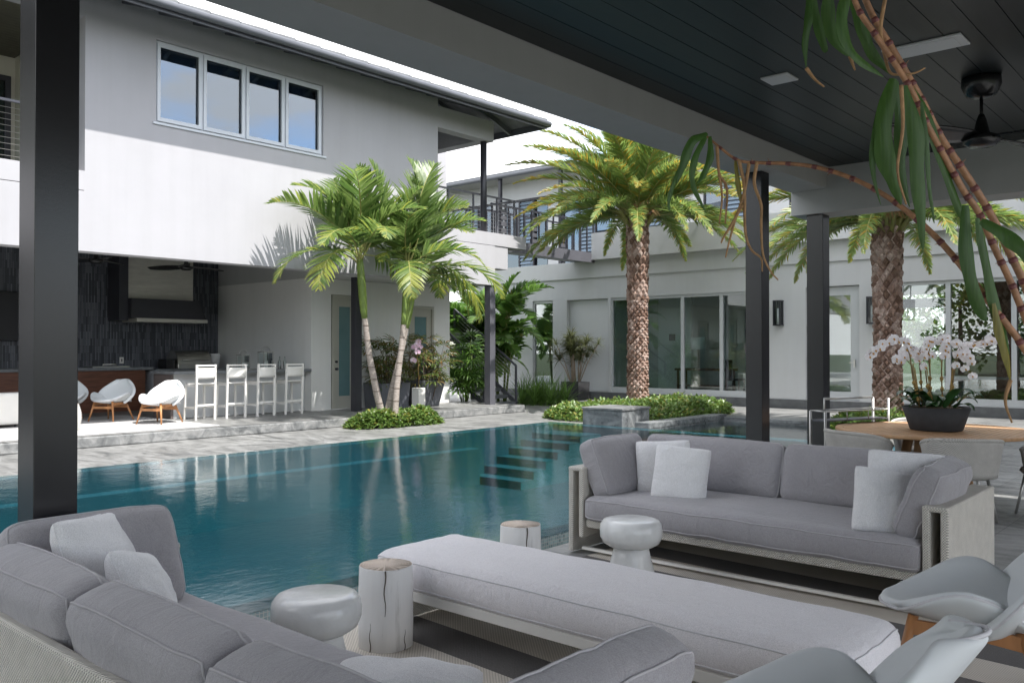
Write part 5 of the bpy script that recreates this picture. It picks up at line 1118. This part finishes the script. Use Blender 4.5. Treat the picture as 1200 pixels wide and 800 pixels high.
# planted pot at the recess
t = thing('potted_dracaena', 'spindly dracaena with pale stems in a square black pot by the white wall', 'potted plant', (22.25, 16.85, 0)); rd = random.Random(4)
planter(21.95, 22.55, 16.5, 17.2, 0, .58, .01, M['pot_dark'], t); m = MB(); tips = []
for k in range(17):
    a = rd.random() * 6.28; q = rd.uniform(.1, .62); h = rd.uniform(.95, 1.65) - q * .5; dx, dy = q * .6 * math.cos(a), q * 1.75 * math.sin(a)
    m.tube([(.15 * math.cos(a) * .6, .15 * math.sin(a), .52), (dx * .55, dy * .55, .52 + h * .55), (dx, dy, .52 + h)], [.018, .014, .010], 5); tips.append(((dx, dy, .52 + h), a)); 
    if rd.random() < .6: tips.append(((dx * .8, dy * .8, .52 + h * .8), a + 1))
m.build('stem', pm('pale_stem', (.42, .32, .24), .2, 20, .8), t, local=True)
def tuft(n, L, w_, mat, seed, droop=.9):
    rd = random.Random(seed); m = MB()
    for k in range(n):
        a = rd.random() * 6.283; e = rd.uniform(-.2, 1.3); D = Vector((math.cos(a) * math.cos(e), math.sin(a) * math.cos(e), math.sin(e))); W_ = D.cross(Vector((0, 0, 1))).normalized() * w_ / 2; l = L * rd.uniform(.7, 1.1); q = Vector((0, 0, 0)); vs = []
        for j in range(4): k_ = (.7, 1, .75, .05)[j]; vs += [q - W_ * k_, q + W_ * k_]; q = q + D * l / 3; D = (D + Vector((0, 0, -droop * .45))).normalized()
        m.add(vs, [(0, 1, 3, 2), (2, 3, 5, 4), (4, 5, 7, 6)])
    return m.mesh('leaf_tuft', [mat])
tf_ = tuft(46, .44, .024, M['olive'], 3)
for p, a in tips: place(tf_, 'leaf_tuft', t, p, (rd.uniform(-.3, .3), rd.uniform(-.3, .3), a), (rd.uniform(.8, 1.15),) * 3)
# ornamental grass, thicket behind the stairs
t = thing('ornamental_grass', 'clump of arching green grass at the foot of the stairs', 'grass clump', (19.9, 16.3, 0)); gm = tuft(90, .95, .022, M['grass_leaf'], 8, .75)
for k in range(12): place(gm, 'leaf_tuft', t, (.8 * math.cos(k * 2.4) * (k / 12) ** .5, .8 * math.sin(k * 2.4) * (k / 12) ** .5, .02), (0, 0, k * 1.1), (1.05, 1.05, 1.15))
TM = [M['thicket'], M['rachis'], M['areca_yellow']]
thick = [frond(2.0, 22, .62, .11, 75, -25, 18, 31, fwd=66, droop=.3, mats=TM, start=.25), frond(2.1, 22, .60, .11, 60, -50, 12, 32, fwd=66, droop=.36, mats=TM, start=.25), frond(1.8, 20, .56, .11, 82, 15, 22, 33, fwd=62, droop=.2, tipyellow=.1, mats=TM, start=.25)]
def bush_palm(x, y, h, n, lab, seed, s_=1.0, tiers=3):
    t = thing('garden_palm', lab, 'garden palm', (x, y, 0)); rd = random.Random(seed); m = MB(); st = []
    for k in range(5): a = k * 1.26 + rd.random(); e = (.28 * math.cos(a), .28 * math.sin(a), h * rd.uniform(.55, 1)); m.tube([(.12 * math.cos(a), .12 * math.sin(a), 0), e], .035, 7); st.append(e)
    m.build('stem', M['green_stem'], t, local=True)
    for k in range(n): e = st[k % 5]; zz = e[2] * (1 - .75 * ((k // 5) % tiers) / tiers * rd.random()); place(rd.choice(thick), 'frond', t, (e[0], e[1], zz), (rd.uniform(-.4, .4), R(rd.uniform(-25, 25)), R(k * 137.5 + rd.uniform(-20, 20))), (s_ * rd.uniform(.75, 1.05),) * 3)
    return t
bush_palm(19.7, 17.75, 2.7, 34, 'tall broad-leaved garden palm rising behind the stair rail', 1, 1.05)
bush_palm(19.8, 18.6, 1.9, 32, 'full garden palm leaning over the grass clump', 2, .95)
bush_palm(17.3, 20.2, 2.3, 28, 'shaded garden palm left of the slab column', 3, 1.0)
bush_palm(20.6, 20.0, 2.8, 28, 'tall garden palm against the wing wall', 4, 1.0)
bush_palm(19.0, 20.2, 2.9, 30, 'garden palm at the back of the thicket', 5, 1.1)
stem_plant((17.05, 16.75, .18), 16, .4, 1.7, .42, TH, 'dark fan-leaved lady palm left of the stair rail', 'garden plant', 9, name='lady_palm', per=6, stemm='green_stem', sc_=.95)
stem_plant((17.4, 19.2, .18), 14, .8, 2.2, .6, TH, 'tall dark fan-leaved lady palm behind the stairs', 'garden plant', 19, name='lady_palm', per=6, stemm='green_stem', sc_=1.1)
# stairs
t = thing('garden_stairs', 'floating grey stairs with cable rails beside the slab column', 'stairs', (18.1, 17, 0))
for k in range(9): MB().box(17.5, 18.75, 16.35 + k * .28, 16.35 + k * .28 + .31, .02 + k * .19, .12 + k * .19).build('tread', M['plinth'], t, bevel=.005)
for x in (17.46, 18.80):
    m = MB(); m.bar((x, 16.38, 0), (x, 16.38, 1.15), .05, .05); m.bar((x, 16.38, 1.15), (x, 18.9, 2.86), .05, .05); m.bar((x, 16.35, .06), (x, 18.85, 1.76), .04, .12); m.bar((x, 18.9, 1.8), (x, 18.9, 2.86), .05, .05); hr = m.build('handrail', M['rail_steel'], t)
    for j in range(8): MB().tube([(x, 16.38, .22 + j * .115), (x, 18.9, 1.93 + j * .115)], .005, 4).build('cable', M['cable'], hr)
# garden seen through the wing
def tree(x, y, h, cr, lab, seed, grp='trees beyond the garden wing'):
    t = thing('garden_tree', lab, 'tree', (x, y, 0), group=grp); rd = random.Random(seed); m = MB(); m.tube([(0, 0, 0), (.1, .05, h * .35), (0, .1, h * .62)], [.16, .12, .06], 8)
    for k in range(6): a = k * 1.05; m.tube([(0, 0, h * (.3 + .05 * k)), (cr * .6 * math.cos(a), cr * .6 * math.sin(a), h * (.55 + .06 * k))], [.06, .02], 6)
    m.build('trunk', M['brown_bark'], t, local=True); m = MB()
    cl = [(cr * .75 * rd.uniform(-1, 1), cr * .75 * rd.uniform(-1, 1), h * rd.uniform(.35, .95), rd.uniform(.45, .9)) for k in range(16)]
    for k in range(2600):
        c = rd.choice(cl); v = Vector((rd.gauss(0, 1), rd.gauss(0, 1), rd.gauss(0, .7))).normalized() * c[3] * rd.uniform(.6, 1.1); p = Vector(c[:3]) + v; D = Vector((rd.gauss(0, 1), rd.gauss(0, 1), rd.gauss(0, .6))).normalized(); W_ = D.cross(Vector((0, .2, 1))).normalized() * .07; s_ = .24 * rd.uniform(.7, 1.3)
        m.add([p, p + D * s_ * .5 + W_, p + D * s_, p + D * s_ * .5 - W_], [(0, 1, 2, 3)])
    m.build('crown', [M['shrub']], t, local=True, fix=False); return t
for i, (x, y, h, l) in enumerate(((33, 8.4, 4.5, 'leafy tree framed by the pergola posts beyond the wing'), (35, 10.8, 5.5, 'taller leafy tree left of the pergola beyond the wing'), (34, 6.0, 5.0, 'leafy tree right of the pergola beyond the wing'), (33.5, 2.5, 5.0, 'leafy tree seen through the rightmost window'))): tree(x, y, h, 1.8, l, i + 40)

rd = random.Random(77); m = MB()
for k in range(9):
    cx, cyy = -17 + rd.uniform(-1.5, 1.5), -10 + k * 3.2; h = rd.uniform(6, 9); m.tube([(cx, cyy, 0), (cx + .2, cyy, h * .6)], [.2, .1], 7, 1)
    cl = [(cx + rd.uniform(-1.8, 1.8), cyy + rd.uniform(-2, 2), h * rd.uniform(.12, .95), rd.uniform(.8, 1.5)) for q in range(16)]
    for q in range(1500):
        c = rd.choice(cl); v = Vector((rd.gauss(0, 1), rd.gauss(0, 1), rd.gauss(0, .8))).normalized() * c[3] * rd.uniform(.5, 1.1); p = Vector(c[:3]) + v; D = Vector((rd.gauss(0, 1), rd.gauss(0, 1), rd.gauss(0, .6))).normalized(); W_ = D.cross(Vector((0, .2, 1))).normalized() * .16; s_ = .5 * rd.uniform(.7, 1.3)
        m.add([p, p + D * s_ * .5 + W_, p + D * s_, p + D * s_ * .5 - W_], [(0, 1, 2, 3)])
setp(m.build('garden_woodland', [M['shrub'], M['brown_bark']], fix=False), 'dense belt of garden trees at the far left end of the lawn', 'woodland', kind='stuff')

# ================================================================ CANE PLANT in the foreground
CANES = {'A': [[2.062, 0.746, 2.554], [2.094, 0.711, 2.412], [2.137, 0.663, 2.3], [2.178, 0.618, 2.193], [2.21, 0.584, 2.104], [2.249, 0.54, 2.016], [2.288, 0.498, 1.925], [2.322, 0.461, 1.823], [2.338, 0.429, 1.731], [2.356, 0.381, 1.54], [2.381, 0.327, 1.244], [2.385, 0.296, 0.953]], 'B': [[1.978, 0.735, 2.522], [2.003, 0.709, 2.394], [2.032, 0.677, 2.325], [2.067, 0.638, 2.247], [2.091, 0.612, 2.188], [2.114, 0.587, 2.114], [2.14, 0.558, 2.041], [2.17, 0.525, 1.963], [2.193, 0.5, 1.914], [2.217, 0.474, 1.835], [2.25, 0.438, 1.728], [2.29, 0.395, 1.561], [2.331, 0.353, 1.247], [2.353, 0.333, 0.953]], 'C': [[2.067, 1.124, 2.169], [2.073, 1.087, 2.133], [2.085, 1.044, 2.097], [2.103, 0.993, 2.086], [2.116, 0.918, 2.075], [2.137, 0.849, 2.058], [2.153, 0.77, 2.022], [2.178, 0.697, 1.972], [2.202, 0.626, 1.903], [2.21, 0.572, 1.838], [2.203, 0.521, 1.768], [2.206, 0.473, 1.694], [2.229, 0.418, 1.604], [2.257, 0.373, 1.485], [2.278, 0.337, 1.256], [2.3, 0.317, 0.97]]}
CLEAVES = [([[2.002, 0.815, 2.473], [2.012, 0.805, 2.392], [2.025, 0.791, 2.321], [2.03, 0.785, 2.311]], 0.03), ([[1.97, 0.806, 2.45], [1.951, 0.798, 2.372], [1.946, 0.805, 2.313], [1.948, 0.804, 2.254]], 0.025), ([[1.982, 0.762, 2.442], [1.983, 0.763, 2.372], [1.993, 0.751, 2.317], [2.015, 0.728, 2.281]], 0.045), ([[1.971, 0.715, 2.415], [1.953, 0.72, 2.343], [1.969, 0.703, 2.272], [2.025, 0.656, 2.221]], 0.045), ([[2.046, 0.734, 2.434], [2.053, 0.713, 2.36], [2.069, 0.696, 2.296], [2.11, 0.665, 2.247]], 0.04), ([[2.03, 0.636, 2.214], [2.001, 0.655, 2.138], [1.991, 0.667, 2.061], [1.992, 0.667, 1.994], [2.013, 0.659, 1.928]], 0.022), ([[2.009, 0.629, 2.208], [1.985, 0.642, 2.113], [1.988, 0.64, 2.028], [2.001, 0.626, 1.971], [2.022, 0.618, 1.925]], 0.055), ([[2.054, 0.638, 2.215], [2.066, 0.627, 2.107], [2.064, 0.63, 2.019], [2.088, 0.619, 1.928]], 0.045), ([[2.015, 0.607, 2.189], [2.023, 0.585, 2.092], [2.026, 0.583, 1.997], [2.042, 0.581, 1.904], [2.056, 0.582, 1.826]], 0.05), ([[2.072, 0.588, 2.16], [2.07, 0.577, 2.071], [2.074, 0.573, 1.975], [2.093, 0.568, 1.886]], 0.02), ([[2.099, 0.633, 2.23], [2.111, 0.59, 2.149], [2.137, 0.561, 2.031], [2.164, 0.533, 1.924], [2.195, 0.514, 1.872]], 0.035), ([[2.118, 0.509, 1.925], [2.109, 0.506, 1.828], [2.119, 0.496, 1.743], [2.145, 0.482, 1.68], [2.153, 0.473, 1.669]], 0.045), ([[2.18, 0.499, 1.902], [2.182, 0.484, 1.814], [2.195, 0.47, 1.717], [2.21, 0.455, 1.649], [2.23, 0.447, 1.59]], 0.04), ([[2.108, 0.476, 1.886], [2.123, 0.429, 1.851], [2.131, 0.39, 1.803], [2.156, 0.363, 1.729]], 0.05), ([[2.184, 0.468, 1.706], [2.193, 0.458, 1.639], [2.204, 0.447, 1.581], [2.221, 0.444, 1.532]], 0.03), ([[2.067, 1.124, 2.179], [2.024, 1.143, 2.153], [1.998, 1.158, 2.083], [1.988, 1.171, 2.038]], 0.035), ([[2.084, 1.135, 2.179], [2.047, 1.148, 2.113], [2.043, 1.154, 2.044], [2.076, 1.132, 1.966]], 0.025), ([[2.054, 1.109, 2.165], [2.045, 1.104, 2.106], [2.034, 1.118, 2.061], [2.023, 1.13, 2.038]], 0.025), ([[2.015, 1.169, 2.099], [2.001, 1.186, 2.042], [1.992, 1.196, 1.997], [1.994, 1.195, 1.967]], 0.018), ([[2.081, 1.049, 2.097], [2.078, 1.038, 2.023], [2.087, 1.029, 1.957]], 0.02)]
CROOTS = [[[2.066, 1.095, 2.137], [2.069, 1.092, 2.074], [2.076, 1.086, 2.007], [2.072, 1.092, 1.934]], [[2.069, 1.092, 2.063], [2.085, 1.076, 2.025], [2.082, 1.08, 1.934]], [[2.077, 1.038, 2.095], [2.087, 1.028, 2.023], [2.089, 1.027, 1.912], [2.1, 1.016, 1.863], [2.117, 0.996, 1.839], [2.119, 0.994, 1.805]], [[2.099, 0.998, 2.088], [2.095, 1.004, 2.033], [2.107, 0.991, 1.977], [2.107, 0.991, 1.922], [2.111, 0.988, 1.849], [2.124, 0.973, 1.804], [2.138, 0.959, 1.782]], [[2.095, 1.018, 2.09], [2.087, 1.028, 2.012], [2.073, 1.045, 1.945], [2.063, 1.057, 1.89], [2.056, 1.066, 1.841]], [[2.084, 1.032, 1.979], [2.067, 1.052, 1.93], [2.052, 1.069, 1.894], [2.048, 1.074, 1.879]], [[1.948, 0.804, 2.254], [1.961, 0.789, 2.228], [1.976, 0.773, 2.21]], [[2.015, 0.728, 2.281], [2.019, 0.723, 2.263], [2.023, 0.719, 2.248]], [[2.067, 0.666, 2.412], [2.061, 0.674, 2.343], [2.068, 0.667, 2.283], [2.076, 0.658, 2.244], [2.092, 0.64, 2.238], [2.114, 0.615, 2.242], [2.13, 0.597, 2.254]], [[1.989, 0.607, 2.183], [1.992, 0.605, 2.089], [1.985, 0.614, 1.995], [1.998, 0.6, 1.92]], [[2.221, 0.444, 1.532], [2.213, 0.453, 1.484], [2.224, 0.442, 1.435]]]
P0 = thing('cane_plant', 'tall potted cane plant with ringed brown stems and hanging leaves in front of the ceiling', 'potted plant', (2.36, .32, 0))
MB().lathe([(0, 0), (.13, 0), (.19, .42), (.20, .44), (.18, .44), (.165, .39), (0, .38)], (2.36, .32, 0), 32).build('pot', M['pot_dark'], P0)
def smooth(pts, k=6):
    P_ = [Vector(p) for p in pts]; P_ = [P_[0] * 2 - P_[1]] + P_ + [P_[-1] * 2 - P_[-2]]; o_ = []
    for i in range(1, len(P_) - 2):
        for j in range(k):
            t = j / k; a, b, c, d = P_[i - 1:i + 3]; o_.append(.5 * ((2 * b) + (c - a) * t + (2 * a - 5 * b + 4 * c - d) * t * t + (3 * b - a - 3 * c + d) * t ** 3))
    return o_ + [P_[-2]]
rd = random.Random(12)
for key, rad in (('A', .0088), ('B', .0075), ('C', .0066)):
    pts = smooth(CANES[key] + [[2.36 + (.03 if key == 'A' else -.03), .32, .37]], 8); m = MB(); L = 0; last = -1
    n = len(pts); rr_ = [rad * (.45 + .75 * min(1, i / n * 1.6)) if key == 'C' else rad * (.85 + .3 * i / n) for i in range(n)]; m.tube(pts, rr_, 9, 0)
    acc = 0; nxt = .05
    for i in range(1, n):
        d_ = (pts[i] - pts[i - 1]); L_ = d_.length; acc += L_
        if acc > nxt:
            acc = 0; nxt = rd.uniform(.035, .068); u_ = d_.normalized(); m.tube([pts[i] - u_ * .009, pts[i] + u_ * .002, pts[i] + u_ * .004], [rr_[i] * 1.04, rr_[i] * 1.22, rr_[i] * 1.05], 9, 1)
            if rd.random() < .5: s_ = u_.cross(Vector((rd.gauss(0, 1), rd.gauss(0, 1), rd.gauss(0, 1)))).normalized(); m.tube([pts[i], pts[i] + s_ * rad * 2.0 - u_ * .006], [.002, .0006], 4, 0)
    m.build('cane', [M['cane'], M['cane_ring']], P0)
for k, (pts, wd) in enumerate(CLEAVES):
    P_ = smooth(pts, 6); n = len(P_) - 1; m = MB(); q = MB(); side = (Vector((.66, -.75, 0)) + Vector((rd.uniform(-.35, .35), rd.uniform(-.35, .35), 0))).normalized()
    vs = []
    for i, p in enumerate(P_):
        t = i / n; T = (P_[min(i + 1, n)] - P_[max(i - 1, 0)]).normalized(); S = (side - T * side.dot(T)).normalized(); U = S.cross(T); ww = wd * .36 * (math.sin(math.pi * (.10 + .89 * t ** .85)) ** .7) * (1 + .10 * math.sin(t * 17 + k * 2))
        for a in (-1, -.5, 0, .5, 1): vs.append(p + S * ww * a + U * ww * (.35 * abs(a) + .10 * math.sin(t * 9 + k) * a))
    m.add(vs, [(i * 5 + j, i * 5 + j + 1, (i + 1) * 5 + j + 1, (i + 1) * 5 + j) for i in range(n) for j in range(4)], 0, True)
    m.build('leaf', M['cane_leaf_y'] if k in (14, 19) else M['cane_leaf'], P0, fix=False)
for pts in CROOTS: P_ = smooth(pts, 5); MB().tube(P_, [.0042 * (1 - .75 * i / len(P_)) + .0008 for i in range(len(P_))], 5).build('dry_strand', M['dry_root'], P0)
